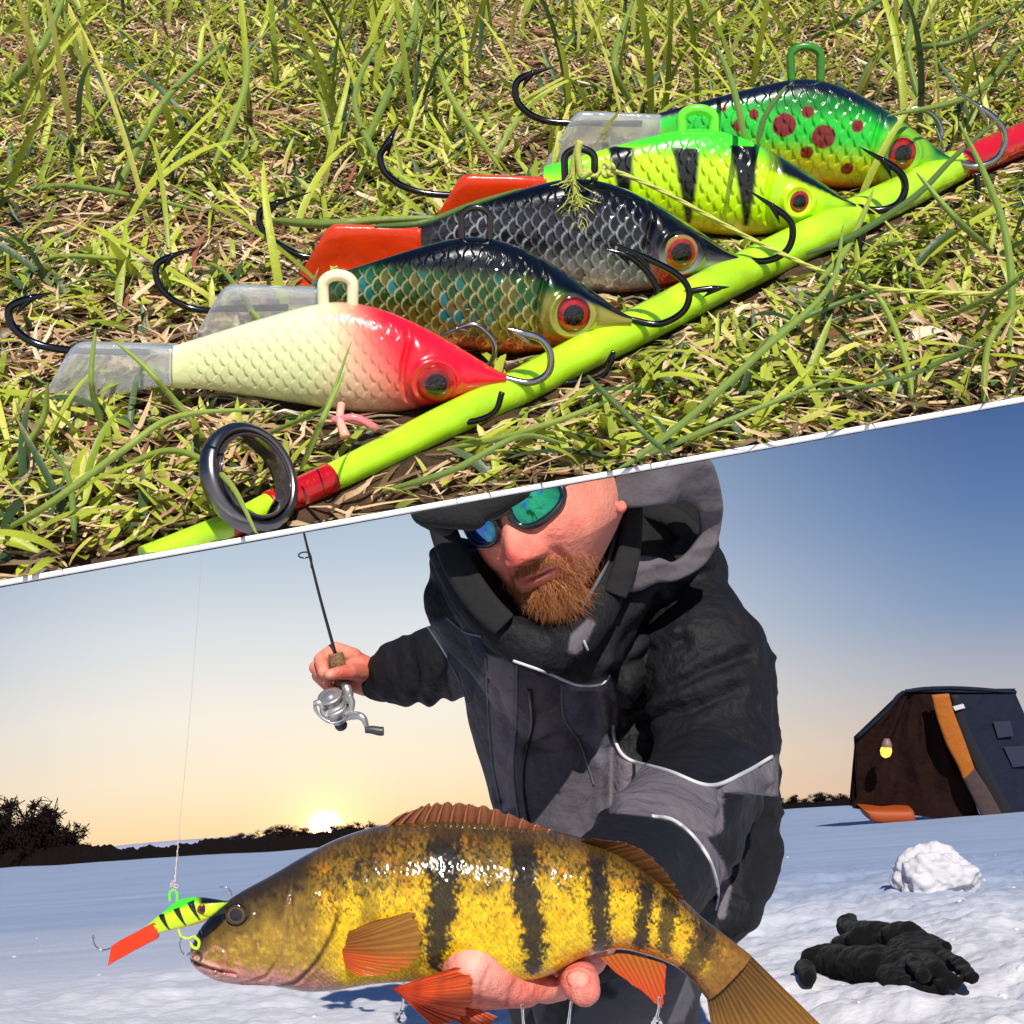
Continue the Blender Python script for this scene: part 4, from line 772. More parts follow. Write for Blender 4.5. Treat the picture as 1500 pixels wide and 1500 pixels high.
for ln_, a_, w_ in [([(700, 1470), (705, 1440), (718, 1415)], .0005, 3), ([(742, 1470), (748, 1450), (760, 1430)], .0005, 3), ([(780, 1462), (786, 1446)], .0004, 2.5), ([(655, 1445), (690, 1462), (740, 1472)], .0004, 4), ([(826, 1412), (845, 1404), (868, 1412)], .0004, 3), ([(828, 1420), (848, 1413), (872, 1422)], .0003, 2)]:
    d_, _ = pdist(px_, py_, ln_); cre = cre+a_*np.exp(-(d_/w_)**2)
nail = np.hypot((px_-847)/16, (py_-1434)/11.5); front = nn_@F < 0
V = V-nn_*cre[:, None]*front[:, None]+nn_*(.0004*sm(1.15, .95, nail)*front-.0006*np.exp(-((nail-1.15)/.10)**2)*front)[:, None]+nn_*(.0003*fbm(V*220, 3, 2))[:, None]; setco(handL, V)
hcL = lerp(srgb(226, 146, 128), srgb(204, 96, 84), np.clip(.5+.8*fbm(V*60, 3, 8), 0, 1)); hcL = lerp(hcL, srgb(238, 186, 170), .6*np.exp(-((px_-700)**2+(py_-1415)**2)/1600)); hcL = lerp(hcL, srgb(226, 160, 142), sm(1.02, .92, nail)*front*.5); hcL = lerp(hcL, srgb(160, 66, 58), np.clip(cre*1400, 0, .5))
hcL = lerp(hcL, srgb(190, 80, 70), np.exp(-((nail-1.12)/.08)**2)*front*.6)
k2 = 2.0/FPX
def fing(pts, r): return [(p3(*pts[i]), p3(*pts[i+1]), r[i]*k2, r[i+1]*k2) for i in range(len(pts)-1)]
caps = [(p3(545, 990, 2.0), p3(520, 978, 1.99), 24*k2, 24*k2), (p3(535, 998, 2.0), p3(515, 995, 1.99), 22*k2, 18*k2)]
caps += fing([(518, 962, 1.985), (492, 952, 1.975), (470, 966, 1.955), (474, 984, 1.935)], [13, 12, 10.5, 9])     # index
caps += fing([(522, 972, 1.99), (490, 965, 1.985), (463, 978, 1.97), (478, 996, 1.945)], [13, 12, 10.5, 9])       # middle
caps += fing([(526, 985, 2.0), (495, 985, 2.0), (466, 990, 1.985), (484, 1008, 1.955)], [12, 11, 9.5, 8.5])
caps += fing([(530, 1000, 2.01), (505, 1005, 2.01), (480, 1003, 1.99), (494, 1016, 1.97)], [11, 9.5, 8, 7])
caps += fing([(530, 985, 1.975), (512, 984, 1.945), (494, 986, 1.928), (482, 988, 1.922)], [13, 11.5, 9, 7.5])    # thumb over the grip
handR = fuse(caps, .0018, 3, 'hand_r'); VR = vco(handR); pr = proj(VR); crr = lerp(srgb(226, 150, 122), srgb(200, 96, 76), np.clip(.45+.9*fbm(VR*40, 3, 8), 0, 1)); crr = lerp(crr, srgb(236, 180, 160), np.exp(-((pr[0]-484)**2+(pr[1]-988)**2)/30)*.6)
def absorb(o, c):
    me = o.data; q = np.array([tuple(p.vertices) for p in me.polygons if len(p.vertices) == 4]); t = np.array([tuple(p.vertices) for p in me.polygons if len(p.vertices) == 3]); fs = [q]+([t] if len(t) else []); bodyG.add(vco(o), fs, c); bpy.data.objects.remove(o)
absorb(handL, hcL); absorb(handR, crr)
body = bodyG.build('body', M_skin, person); bpy.data.objects.remove(head_tmp)
# --- beard, moustache
M_hair = mat('ginger_hair', 'attr', rough=.45, spec=.4)
def hairs(n, region, length, rad, seed, droop, name):
    rg = np.random.default_rng(seed); g_ = G(); cnt = 0
    while cnt < n:
        x, z = region(rg); hxy = head_b.ray_cast(Vector(Hd(np.array(x), np.array(.2), np.array(z))), Vector(-HY))
        if hxy[0] is None: continue
        p = np.array(hxy[0]); nr = np.array(hxy[1]); nr = nr if nr@HY > 0 else -nr; ln_ = rg.uniform(*length)*(1 if name != 'beard' else sm(.045, .005, abs(x))*.7+.4)
        x = x-.46*min(z+.048, 0); d0 = unit(nr*.7-HZ*droop+HX*(x*6)+rg.normal(0, .45, 3)); d1 = unit(-HZ+nr*.15-HX*x*14+rg.normal(0, .75, 3)); q = [p-nr*.001, p+d0*ln_*.4, p+d0*ln_*.55+d1*ln_*.5]
        V, f = tube_vf(q, [rad, rad*.9, rad*.3], 3, 5, cap=False); m_ = rg.random(); g_.add(V, f, lerp(srgb(112, 58, 30), srgb(218, 146, 88), m_**1.3)*(1.15 if rg.random() > .9 else 1)); cnt += 1
    return g_.build(name, M_hair, person)
def r_beard(rg):
    while 1:
        x = rg.normal(0, .017); z = rg.uniform(-.112, -.076)
        if rg.random() < .10: return rg.choice([-1, 1])*rg.uniform(.028, .050)+.46*(z+.048)*.5, z+rg.uniform(0, .02)
        if abs(x) < .034*(1-.2*sm(-.09, -.11, z)): return x+.46*(z+.048), z
def r_mous(rg):
    while 1:
        s_ = rg.choice([-1, 1]); x = s_*abs(rg.normal(.012, .010)); z = -.053-.35*max(abs(x)-.018, 0)+rg.normal(0, .0022)
        if rg.random() < .3: x = s_*rg.normal(.029, .0025); z = rg.uniform(-.085, -.058)
        if abs(x) < .033: return x+.46*min(z+.048, 0), z
hairs(7000, r_beard, (.010, .034), .00018, 1, .7, 'beard'); hairs(1500, r_mous, (.004, .009), .00016, 2, 1.2, 'moustache')
hairs(500, lambda rg: (rg.normal(0, .006), rg.uniform(-.084, -.075)), (.005, .010), .00018, 3, 1.0, 'soul_patch')
# --- sunglasses
M_frame = mat('black_glasses_frame', (.012, .012, .014), rough=.2, coat=.5); M_lens = mat('mirrored_lens', 'attr', rough=.08, metal=.9, coat=1)
sg = thing('sunglasses', 'black wraparound sunglasses with blue-green mirrored lenses on the bearded man', 'sunglasses', Hd(np.array(0.), np.array(.1), np.array(0.)))
def gl(al, z, off=0): rx, ry = .080+off, .094+off; return Hd(rx*np.sin(al), ry*np.cos(al)+.012-.05*np.abs(z)*0, z-.006*np.abs(np.sin(al))*-1)
for s_ in (1, -1):
    Rg, Ph = np.meshgrid(np.linspace(0.02, 1, 20), np.linspace(0, 2*math.pi, 60, endpoint=False), indexing='ij')
    ca_, sa_ = np.cos(Ph), np.sin(Ph); ca_ = np.sign(ca_)*np.abs(ca_)**.8; sa_ = np.sign(sa_)*np.abs(sa_)**.85
    al = s_*(.47+.36*Rg*ca_); zz = .003+Rg*sa_*(.0205-.004*ca_)-.0015*ca_; Vl = gl(al, zz, .002*(1-Rg**2))
    t_ = fbm(np.stack([al*9, zz*160, 0*al], -1), 3, 4); cl = lerp(srgb(30, 110, 205), srgb(20, 190, 130), sm(-.25, .35, t_+(.35 if s_ > 0 else -.35))) ; cl = lerp(cl, srgb(50, 40, 150), sm(.6, 1, Rg)*.5)
    mk('lens', Vl, grid(20, 60, True), M_lens, sg, cl.reshape(-1, 3))
    ed = gl(al[-1], zz[-1], .0012); V, f = tube_vf(np.vstack([ed, ed[:2]]), .0024, 8, flat=1.5); G().add(V, f).build('rim', M_frame, sg, usecol=False)
    tp = [gl(np.array(s_*.80), np.array(.010)), gl(np.array(s_*1.1), np.array(.012), .004), Hd(np.array(s_*.086), np.array(.02), np.array(.016)), Hd(np.array(s_*.083), np.array(-.02), np.array(.018))]; V, f = tube_vf(tp, [.005, .006, .0045, .003], 10, 24); G().add(V, f).build('temple', M_frame, sg, usecol=False)
V, f = tube_vf([gl(np.array(a), np.array(.008), .003) for a in (-.14, 0., .14)], [.0035, .0032, .0035], 8, 10); G().add(V, f).build('bridge', M_frame, sg, usecol=False)
# --- cap
M_cap = mat('black_fleece', (.012, .012, .013), rough=.95, bump=[(250, .0015)], sheen=.05)
a_, b_ = np.meshgrid(np.linspace(.02, 1.30, 40), np.linspace(-math.pi, math.pi, 80, endpoint=False), indexing='ij'); x, y, z = head_pts(a_, b_); V = Hd(x*1.09, y*1.09, z*1.08+.004)
g = G(); g.add(V, grid(40, 80, True))
rim_ = [Hd(np.array(.094*math.sin(t)), np.array(.112*math.cos(t)), np.array(.040-.010*math.cos(t)*-1)) for t in np.linspace(-math.pi, math.pi, 40)]; V, f = tube_vf(rim_, .012, 12, 90, flat=1.6, cap=False); g.add(V, f)
for a, b2, ra, rb in [((625, 748, 1.40), (690, 752, 1.40), pxm(24, 1.4), pxm(26, 1.4)), ((625, 755, 1.40), (650, 768, 1.42), pxm(18, 1.4), pxm(18, 1.4)), ((690, 750, 1.40), (760, 715, 1.40), pxm(24, 1.4), pxm(20, 1.4))]: V, f = cap_(a, b2, ra, rb); g.add(V, f)
cp_ = g.build('cap', M_cap, person, usecol=False)
# --- jacket
M_jack = mat('jacket_cloth', 'attr', rough=.7, bump=[(45, .008), (16, .010), (900, .0003)], spec=.22, rvar=(14, .58, .75))
g = G()
rows = [(845, 735, 985, 1.68, .07), (880, 690, 1062, 1.74, .11), (915, 672, 1100, 1.78, .13), (960, 670, 1126, 1.80, .14), (1040, 684, 1130, 1.80, .15), (1120, 706, 1134, 1.80, .155), (1200, 730, 1134, 1.78, .16), (1260, 744, 1128, 1.76, .165), (1310, 752, 1104, 1.72, .16), (1350, 762, 1070, 1.72, .15), (1400, 790, 1030, 1.70, .13), (1440, 820, 990, 1.70, .08)]
A = P(np.array([r[2] for r in rows], float), np.array([r[0] for r in rows], float), np.array([r[3] for r in rows])); B = P(np.array([r[1] for r in rows], float), np.array([r[0] for r in rows], float), np.array([r[3] for r in rows]))
V, f, *_ = loft_vf(A, B, F, np.array([r[4] for r in rows]), 70, 60, .8); g.add(V, f)
for a, b2, ra, rb in [((1000, 870, 1.72), (1030, 960, 1.64), .055, .072), ((1030, 960, 1.64), (1046, 1090, 1.58), .074, .066), ((1046, 1090, 1.58), (1035, 1150, 1.53), .066, .062), ((1035, 1150, 1.52), (945, 1275, 1.15), .060, .054), ((945, 1275, 1.15), (862, 1345, .93), .054, .040),
      ((760, 940, 1.80), (655, 968, 1.93), .060, .052), ((655, 968, 1.93), (590, 982, 1.98), .051, .045), ((590, 982, 1.98), (562, 990, 2.0), .043, .033), ((566, 985, 2.0), (552, 994, 2.0), .031, .028), ((900, 900, 1.72), (1010, 840, 1.72), .07, .05), ((930, 800, 1.66), (1000, 800, 1.68), .05, .045), ((692, 850, 1.57), (750, 935, 1.56), .036, .045), ((750, 940, 1.55), (850, 945, 1.56), .046, .050), ((850, 945, 1.56), (905, 860, 1.60), .046, .045), ((780, 960, 1.56), (830, 1020, 1.70), .050, .07), ((700, 880, 1.64), (800, 960, 1.68), .06, .09), ((880, 960, 1.64), (860, 1000, 1.70), .06, .07), ((675, 830, 1.62), (690, 900, 1.70), .035, .05)]:
    V, f = cap_(a, b2, ra, rb); g.add(V, f)
cpath = [(648, 800, 1.50, 20), (668, 838, 1.50, 26), (700, 885, 1.48, 32), (745, 930, 1.46, 36), (800, 952, 1.46, 36), (850, 925, 1.49, 36), (880, 870, 1.52, 32), (905, 810, 1.55, 28), (915, 750, 1.57, 24)]
q = [p3(a, b2, c_) for a, b2, c_, d_ in cpath]; V, f = tube_vf(q, [pxm(d_, c_) for a, b2, c_, d_ in cpath], 20, 80, flat=1.0); g.add(V, f)
jk = g.build('jacket', M_jack, person, usecol=False); remesh(jk, .0031, 8, .6)
V = vco(jk); nn_ = vnorm(jk); px_, py_, dd_ = proj(V); fr = sm(.1, -.35, nn_@F)
cam3 = np.stack([(V-CP)@R, (V-CP)@U, (V-CP)@F], -1); disp = .0075*fbm(cam3*9, 3, 3)+.0022*fbm(cam3*30, 3, 14)
def rot(p, a): c_, s_ = math.cos(a), math.sin(a); return np.stack([p[:, 0]*c_+p[:, 1]*s_, -p[:, 0]*s_+p[:, 1]*c_, p[:, 2]], -1)
sl_ = rot(cam3, math.radians(22)); disp += .0085*(1-np.abs(fbm(sl_*np.array([3.5, 17, 3.5])+2, 3, 31))*2.2)*sm(880, 930, px_)*sm(1180, 1120, py_)*sm(850, 900, py_)
disp += .006*(1-np.abs(fbm(rot(cam3, math.radians(-60))*np.array([5, 22, 5]), 3, 41))*2.2)*sm(700, 660, px_)
disp += .0085*(1-np.abs(fbm(rot(cam3, math.radians(70))*np.array([4, 15, 4]), 3, 51))*2.2)*sm(1000, 900, px_)*sm(700, 760, px_)*sm(960, 1020, py_)
disp += .0085*(1-np.abs(fbm(rot(cam3, math.radians(-20))*np.array([4, 24, 4]), 3, 61))*2.2)*sm(1110, 1150, py_)*sm(880, 920, px_)
for pts, a, w in [([(905, 1045), (960, 1020), (1030, 985), (1090, 960)], .007, 8), ([(900, 1068), (950, 1050), (1010, 1040), (1080, 1010)], .006, 7), ([(905, 985), (950, 955), (1000, 940)], .006, 9), ([(1030, 1095), (1070, 1092), (1110, 1080)], .004, 8), ([(893, 985), (900, 1040), (897, 1100), (895, 1180)], .010, 8), ([(800, 985), (850, 1010), (893, 990)], .003, 6),
                  ([(780, 1090), (830, 1070), (880, 1100)], .005, 9), ([(730, 1010), (745, 1080), (738, 1170)], .004, 6), ([(960, 880), (920, 930), (900, 985)], .006, 9), ([(1055, 1160), (1050, 1210), (1060, 1260)], .006, 7), ([(895, 1195), (960, 1192), (1020, 1215)], .007, 7), ([(600, 930), (618, 980), (612, 1030)], .004, 7), ([(640, 925), (652, 975), (648, 1025)], .004, 7)]:
    d_, t_ = pdist(px_, py_, pts); disp = disp-a*np.exp(-(d_/w)**2)+a*.45*np.exp(-((d_-w*2.2)/(w*1.2))**2)
V = V+nn_*(disp*(.35+.65*fr)*sm(1.0, 1.3, dd_)+disp*.5*sm(1.3, 1.0, dd_))[:, None]; setco(jk, V)
px_, py_, dd_ = proj(V)
blk = srgb(24, 24, 27); dgy = srgb(74, 70, 75); mgy = srgb(98, 93, 99); jc = np.repeat(blk[None], len(V), 0)
def region(poly, c_, fe=2.0, cond=None):
    global jc
    ins = inpoly(px_, py_, poly); d_, _ = pdist(px_, py_, poly, True); w = np.where(ins, sm(-fe, fe, d_), sm(fe, -fe, d_))
    if cond is not None: w = w*cond
    jc = lerp(jc, c_, w)
region([(700, 955), (750, 966), (800, 985), (850, 1003), (893, 990), (893, 1250), (740, 1300), (690, 1150), (655, 985), (660, 950)], dgy, cond=dd_ > 1.5)
region([(712, 960), (756, 970), (752, 1060), (758, 1180), (735, 1190), (715, 1080)], srgb(106, 99, 104), cond=dd_ > 1.5)
region([(823, 1003), (868, 1003), (880, 1050), (893, 1100), (892, 1140), (850, 1080), (826, 1050)], srgb(88, 86, 98), cond=dd_ > 1.5)
region([(870, 1003), (893, 990), (905, 1040), (900, 1085), (886, 1060)], mgy, cond=dd_ > 1.4)
region([(625, 915), (668, 900), (700, 925), (712, 960), (690, 1030), (660, 965)], srgb(50, 52, 60), cond=dd_ > 1.5)
region([(893, 1078), (900, 1085), (920, 1112), (980, 1130), (1040, 1152), (1095, 1132), (1140, 1105), (1140, 1166), (1058, 1160), (1060, 1215), (1048, 1224), (1020, 1228), (985, 1202), (955, 1197), (893, 1190)], srgb(104, 98, 103))
region([(955, 1197), (985, 1202), (1015, 1225), (1040, 1262), (1052, 1310), (1042, 1350), (1062, 1345), (1072, 1300), (1060, 1262), (1035, 1226), (990, 1190)], srgb(104, 98, 103))
region([(836, 930), (862, 905), (872, 912), (858, 945), (845, 960), (832, 955)], mgy, cond=dd_ < 1.56)
setcol(jk.data, jc); jb = bvh(jk)
M_pipe = mat('reflective_piping', srgb(196, 196, 198), rough=.4); M_dpipe = mat('dull_piping', srgb(84, 86, 94), rough=.5); M_zip = mat('zip_teeth', (.01, .01, .011), rough=.35)
def pipe(name, pts, r_, mt, off=.0012):
    l_ = surf_line(jb, pts, off, 70)
    if l_ is None: return
    V, f = tube_vf(l_, r_, 8); G().add(V, f).build(name, mt, jk, usecol=False)
pipe('piping', [(752, 968), (800, 985), (845, 1003), (880, 1002), (893, 990)], .0016, M_pipe); pipe('piping', [(898, 1062), (901, 1085), (920, 1112), (980, 1130), (1040, 1151), (1090, 1132), (1131, 1108)], .0021, M_pipe)
pipe('piping', [(955, 1196), (985, 1201), (1015, 1225), (1040, 1262), (1052, 1310), (1042, 1348)], .0018, M_pipe)
pipe('piping', [(625, 917), (650, 955), (672, 995), (686, 1030)], .0014, M_dpipe); pipe('piping', [(655, 905), (680, 925), (705, 932)], .0013, M_dpipe)
pipe('zip', [(776, 1010), (780, 1060), (768, 1110), (766, 1160), (776, 1220)], .0028, M_zip); pipe('seam', [(757, 975), (756, 1060), (752, 1130), (760, 1200)], .0012, M_dpipe); pipe('seam', [(822, 1003), (826, 1050), (850, 1090), (870, 1150)], .0012, M_dpipe)
pipe('seam', [(1058, 1160), (1090, 1160), (1131, 1166)], .0012, M_dpipe); pipe('seam', [(712, 962), (716, 1050), (722, 1120), (735, 1190)], .0012, M_dpipe); 
pipe('drawcord', [(855, 938), (858, 945), (861, 952)], .0012, M_pipe, .006); pipe('collar_edge', [(903, 770), (893, 815), (872, 858), (850, 892)], .0024, M_dpipe, .002)
# --- hood
M_hood = mat('grey_hood_cloth', srgb(92, 88, 92), rough=.75, spec=.2, bump=[(40, .005), (1000, .0002)], var=(14, .10)); M_hin = mat('hood_lining', (.010, .010, .011), rough=.95, bump=[(60, .004)])
def flatband(name, pts, mt, thick, ns=90, wob=.003, parent=None):
    a = crs(np.array(pts, float), ns); c3_ = P(a[:, 0], a[:, 1], a[:, 2]); T = np.gradient(c3_, axis=0); T /= np.linalg.norm(T, axis=1)[:, None]; S_ = np.cross(T, F); S_ /= np.linalg.norm(S_, axis=1)[:, None]; w = (a[:, 3]/FPX*a[:, 2])[:, None]
    V, f, st, cc, ss = loft_vf(c3_+S_*w, c3_-S_*w, F, thick, ns, 40, .55); V = V-F*(wob*fbm(V*22, 3, 6)+wob*1.2*(1-2*np.abs(fbm(V*np.array([9, 9, 30]), 2, 8))))[:, None]
    return G().add(V, f).build(name, mt, parent or person, usecol=False)
hood = flatband('hood', [(820, 690, 1.58, 50), (880, 700, 1.50, 46), (940, 697, 1.47, 46), (1000, 694, 1.49, 44), (1034, 728, 1.52, 24), (1040, 775, 1.55, 15), (1022, 813, 1.555, 16), (988, 836, 1.55, 14), (958, 835, 1.545, 20), (932, 839, 1.54, 27), (912, 842, 1.54, 27)], M_hood, .010, wob=.006)
V, f, *_ = loft_vf([p3(760, 640, 1.70), p3(890, 650, 1.62), p3(960, 660, 1.62), p3(1020, 690, 1.63), p3(1046, 740, 1.65)], [p3(760, 860, 1.70), p3(895, 880, 1.62), p3(960, 860, 1.62), p3(1010, 835, 1.63), p3(1040, 790, 1.65)], F, .03, 40, 40, .8); V = V-F*(.010*fbm(V*14, 3, 5))[:, None]; G().add(V, f).build('hood_lining', M_hin, hood, usecol=False)
flatband('hood_fold', [(945, 745, 1.60, 14), (985, 760, 1.59, 16), (1010, 790, 1.59, 18), (985, 815, 1.58, 14)], M_hin, .012, 40, .004, hood)
flatband('hood_edge', [(925, 700, 1.545, 15), (926, 760, 1.535, 15), (918, 820, 1.52, 18), (900, 870, 1.51, 18)], M_hin, .012, 50, .003, hood)
flatband('hood_edge', [(640, 700, 1.50, 20), (648, 770, 1.48, 20), (672, 830, 1.46, 22), (704, 880, 1.45, 22), (738, 915, 1.44, 20)], M_hin, .014, 50, .003, hood)
# --- trousers
M_trou = mat('trouser_cloth', 'attr', rough=.7, bump=[(30, .006), (800, .0003)]); g = G()
for a, b2, ra, rb in [((970, 1330, 1.70), (900, 1440, 1.42), .085, .080), ((900, 1440, 1.42), (930, 1640, 1.50), .082, .06), ((840, 1400, 1.7), (860, 1600, 1.6), .09, .07), ((930, 1640, 1.50), (960, 1640, 1.9), .06, .05), ((860, 1600, 1.6), (960, 1640, 2.0), .06, .05), ((920, 1480, 1.62), (930, 1620, 1.8), .075, .06)]: V, f = cap_(a, b2, ra, rb); g.add(V, f)
tr = g.build('trousers', M_trou, person, usecol=False); remesh(tr, .006, 6); V = vco(tr); nn_ = vnorm(tr); V = V+nn_*(.006*fbm(V*12, 3, 3)+.006*(1-2.2*np.abs(fbm(V*np.array([6, 6, 20]), 3, 9))))[:, None]; V[:, 2] = np.maximum(V[:, 2], -.02); setco(tr, V)
px_, py_, dd_ = proj(V); jc = np.repeat(srgb(34, 34, 38)[None], len(V), 0); region([(880, 1405), (1000, 1405), (1018, 1460), (1000, 1500), (900, 1520), (830, 1505), (850, 1470), (905, 1462)], srgb(84, 82, 88)); setcol(tr.data, jc)
# ------------------------------------------------------------------ ROD AND REEL IN THE RAISED HAND
M_rodb = mat('black_rod_blank', (.02, .02, .025), rough=.3, coat=.5); M_cork = mat('cork', srgb(120, 92, 62), rough=.85, var=(300, .5), bump=[(300, .001)]); M_alu = mat('silver_reel_metal', (.50, .49, .48), rough=.34, metal=.75); M_dk = mat('dark_reel_plastic', srgb(62, 60, 66), rough=.4)
fr_ = thing('spinning_rod', 'short black ice fishing rod with cork grip and silver spinning reel in the raised hand', 'fishing rod', p3(494, 985, 1.96))
V, f = tube_vf([p3(492, 960, 1.96), p3(470, 880, 1.93), p3(455, 820, 1.90), p3(444, 775, 1.86), p3(428, 690, 1.75), p3(400, 600, 1.6)], [.0026, .0022, .0019, .0017, .0013, .0008], 8, 40); G().add(V, f).build('blank', M_rodb, fr_, usecol=False)
def ring3(c, r_, w, nrm2, n=30): a = unit(np.cross(nrm2, U)); b2 = np.cross(a, nrm2); t_ = np.linspace(0, 2*math.pi, n+1); return tube_vf(c+r_*(np.cos(t_)[:, None]*a+np.sin(t_)[:, None]*b2), w, 7, cap=False)
V, f = ring3(p3(446, 813, 1.895), pxm(8.5, 1.9), .0011, unit(U+F*-.55)); g = G().add(V, f); V, f = tube_vf([p3(455, 814, 1.9), p3(457, 832, 1.9)], [.0015, .002], 6); g.add(V, f); g.build('rod_guide', M_rodb, fr_, usecol=False)
V, f = tube_vf([p3(491, 957, 1.958), p3(494, 975, 1.958), p3(499, 1000, 1.965), p3(506, 1030, 1.975)], [.011, .0125, .0115, .010], 16, 20); G().add(V, f).build('cork_grip', M_cork, fr_, usecol=False)
def lathe(name, prof, c, ax, mt, parent, n=40, sc=1):
    ax = unit(ax); a = unit(np.cross(ax, U+.3*R)); b2 = np.cross(ax, a); t_ = np.linspace(0, 2*math.pi, n, endpoint=False); pr_ = np.array(prof, float)*sc
    V = c+pr_[:, 0][:, None, None]*(np.cos(t_)[None, :, None]*a+np.sin(t_)[None, :, None]*b2)+pr_[:, 1][:, None, None]*ax; return mk(name, V, grid(len(prof), n, True), mt, parent)
rc = p3(487, 1030, 1.92); ra_ = unit(U*.80-R*.22-F*.5); k9 = 1.92/FPX
reel = lathe('reel_spool', [(0, 17), (6, 17), (8, 14), (14, 15), (18, 15), (19, 12), (15, 10), (15, 2), (19, 0), (20, -2), (20, -6), (0, -6)], rc, ra_, M_alu, fr_, 40, k9)
lathe('reel_rotor', [(0, -4), (20, -4), (22, -8), (20, -16), (14, -20), (11, -34), (8, -38), (0, -38)], rc, ra_, M_alu, fr_, 40, k9); lathe('rear_knob', [(0, -37), (9, -37), (9.5, -44), (8, -48), (0, -48)], rc, ra_, M_dk, fr_, 24, k9)
V, f = tube_vf([p3(504, 1000, 1.95), p3(510, 1016, 1.945), p3(506, 1034, 1.93), p3(497, 1044, 1.925)], [.006, .0075, .0085, .010], 12, 20); G().add(V, f).build('reel_foot', M_alu, fr_, usecol=False)
g = G()
for pts, r_ in [([(460, 1031), (468, 1029), (474, 1038)], .004), ([(461, 1033), (466, 1046), (476, 1054), (484, 1058)], .0018), ([(470, 1032), (474, 1044), (480, 1050)], .003), ([(511, 1018), (516, 1028), (514, 1040), (506, 1046)], .0042), ([(460, 1030), (462, 1042), (480, 1058), (500, 1056), (514, 1040)], .0012)]: V, f = tube_vf([p3(a, b2, 1.905) for a, b2 in pts], r_, 8, 20); g.add(V, f)
g.build('bail', M_alu, fr_, usecol=False)
V, f = tube_vf([p3(505, 1050, 1.92), p3(522, 1048, 1.90), p3(532, 1052, 1.895), p3(537, 1064, 1.895), p3(538, 1070, 1.895)], [.006, .0055, .005, .0035, .0035], 10, 24); hnd = G().add(V, f).build('reel_handle', M_alu, fr_, usecol=False)
V, f = tube_vf([p3(535, 1069, 1.89), p3(545, 1069, 1.89), p3(556, 1071, 1.89), p3(562, 1071, 1.89)], [.0045, .0055, .0062, .0058], 14, 16); G().add(V, f).build('knob', M_dk, hnd, usecol=False)
# ------------------------------------------------------------------ PERCH
FD = .70; fp = PL(p3(700, 1320, FD), unit(-F+R*.06)); perch = thing('perch', 'large yellow perch with dark bars and orange fins held in the hand', 'fish', p3(740, 1430, .7))
rails = [((277, 1399), (279, 1404), .002), ((283, 1380), (286, 1416), .006), ((292, 1362), (304, 1428), .010), ((312, 1338), (326, 1436), .014), ((346, 1311), (356, 1440), .018), ((395, 1284), (402, 1441), .022), ((448, 1253), (448, 1449), .026), ((500, 1228), (492, 1447), .028), ((558, 1211), (545, 1438), .030), ((620, 1203), (605, 1434), .031), ((690, 1204), (675, 1434), .032), ((760, 1212), (742, 1436), .031), ((825, 1222), (798, 1426), .029), ((885, 1240), (850, 1400), .025), ((940, 1270), (900, 1388), .020), ((990, 1308), (945, 1397), .016), ((1030, 1345), (985, 1413), .012), ((1070, 1376), (1014, 1437), .0085), ((1100, 1399), (1036, 1464), .006)]
A = fp.pt([r[0][0] for r in rails], [r[0][1] for r in rails]); B = fp.pt([r[1][0] for r in rails], [r[1][1] for r in rails])
V, f, st, cc, sn = loft_vf(A, B, fp.m, [r[2] for r in rails], 760, 260, .96)
def fish_xy(V): q = V-fp.m*((V-fp.o)@fp.m)[:, None]; a = proj(q); return a[0], a[1]
x, y = fish_xy(V); y0 = np.interp(x, [r[0][0] for r in rails], [r[0][1] for r in rails]); y1 = np.interp(x, [r[1][0] for r in rails], [r[1][1] for r in rails]); v_ = np.clip((y-y0)/(y1-y0+1e-6), 0, 1)
n2 = np.stack([x, y, 0*x], -1)/100
NZ = lambda k, s=1, o=4: fbm(n2*k, o, s)
bodyreg = sm(440, 500, x+.25*(y-1330)); H, Ed = scales(x, y+.25*x*0, 8.0, 4.6, 5.4); Hf = H-.5
disp = .00045*Hf*bodyreg*sm(1, .85, np.abs(cc))
lines = [([(438, 1262), (432, 1300), (424, 1345), (416, 1385), (396, 1415), (360, 1432)], .0007, 3.0), ([(486, 1300), (502, 1318), (492, 1345), (470, 1385), (440, 1420), (400, 1438)], .0011, 3.2), ([(277, 1401), (300, 1404), (330, 1410), (350, 1412)], .0012, 2.6), ([(300, 1392), (322, 1372), (338, 1378), (336, 1404), (322, 1416)], .0006, 2.5), ([(432, 1300), (440, 1360), (470, 1330), (486, 1302)], .0005, 2.5), ([(300, 1425), (350, 1428), (410, 1432)], .0005, 2.5), ([(290, 1358), (297, 1362)], .0008, 2.0)]
for pts, a, w in lines: d_, _ = pdist(x, y, pts); disp = disp-a*np.exp(-(d_/w)**2)+a*.5*np.exp(-((d_-w*2)/(w*1.1))**2)
op = inpoly(x, y, [(436, 1262), (486, 1300), (502, 1318), (492, 1345), (470, 1385), (440, 1420), (400, 1438), (416, 1385), (432, 1300)]); disp = disp+.0006*op
er = np.hypot(x-353, y-1325); disp = disp+.0011*np.exp(-((er-22)/4)**2)-.0016*sm(20, 15, er); disp = disp+.0010*NZ(4, 5)*sm(.9, .6, np.abs(cc))+.0003*NZ(22, 6)
V = V+fp.m*(disp*np.sign(sn)*np.abs(sn)**.5)[:, None]
yl = srgb(224, 180, 12); yb = srgb(238, 200, 16); br = srgb(124, 92, 22); dk = srgb(16, 13, 7); orr = srgb(226, 120, 24); pk = srgb(206, 140, 126)
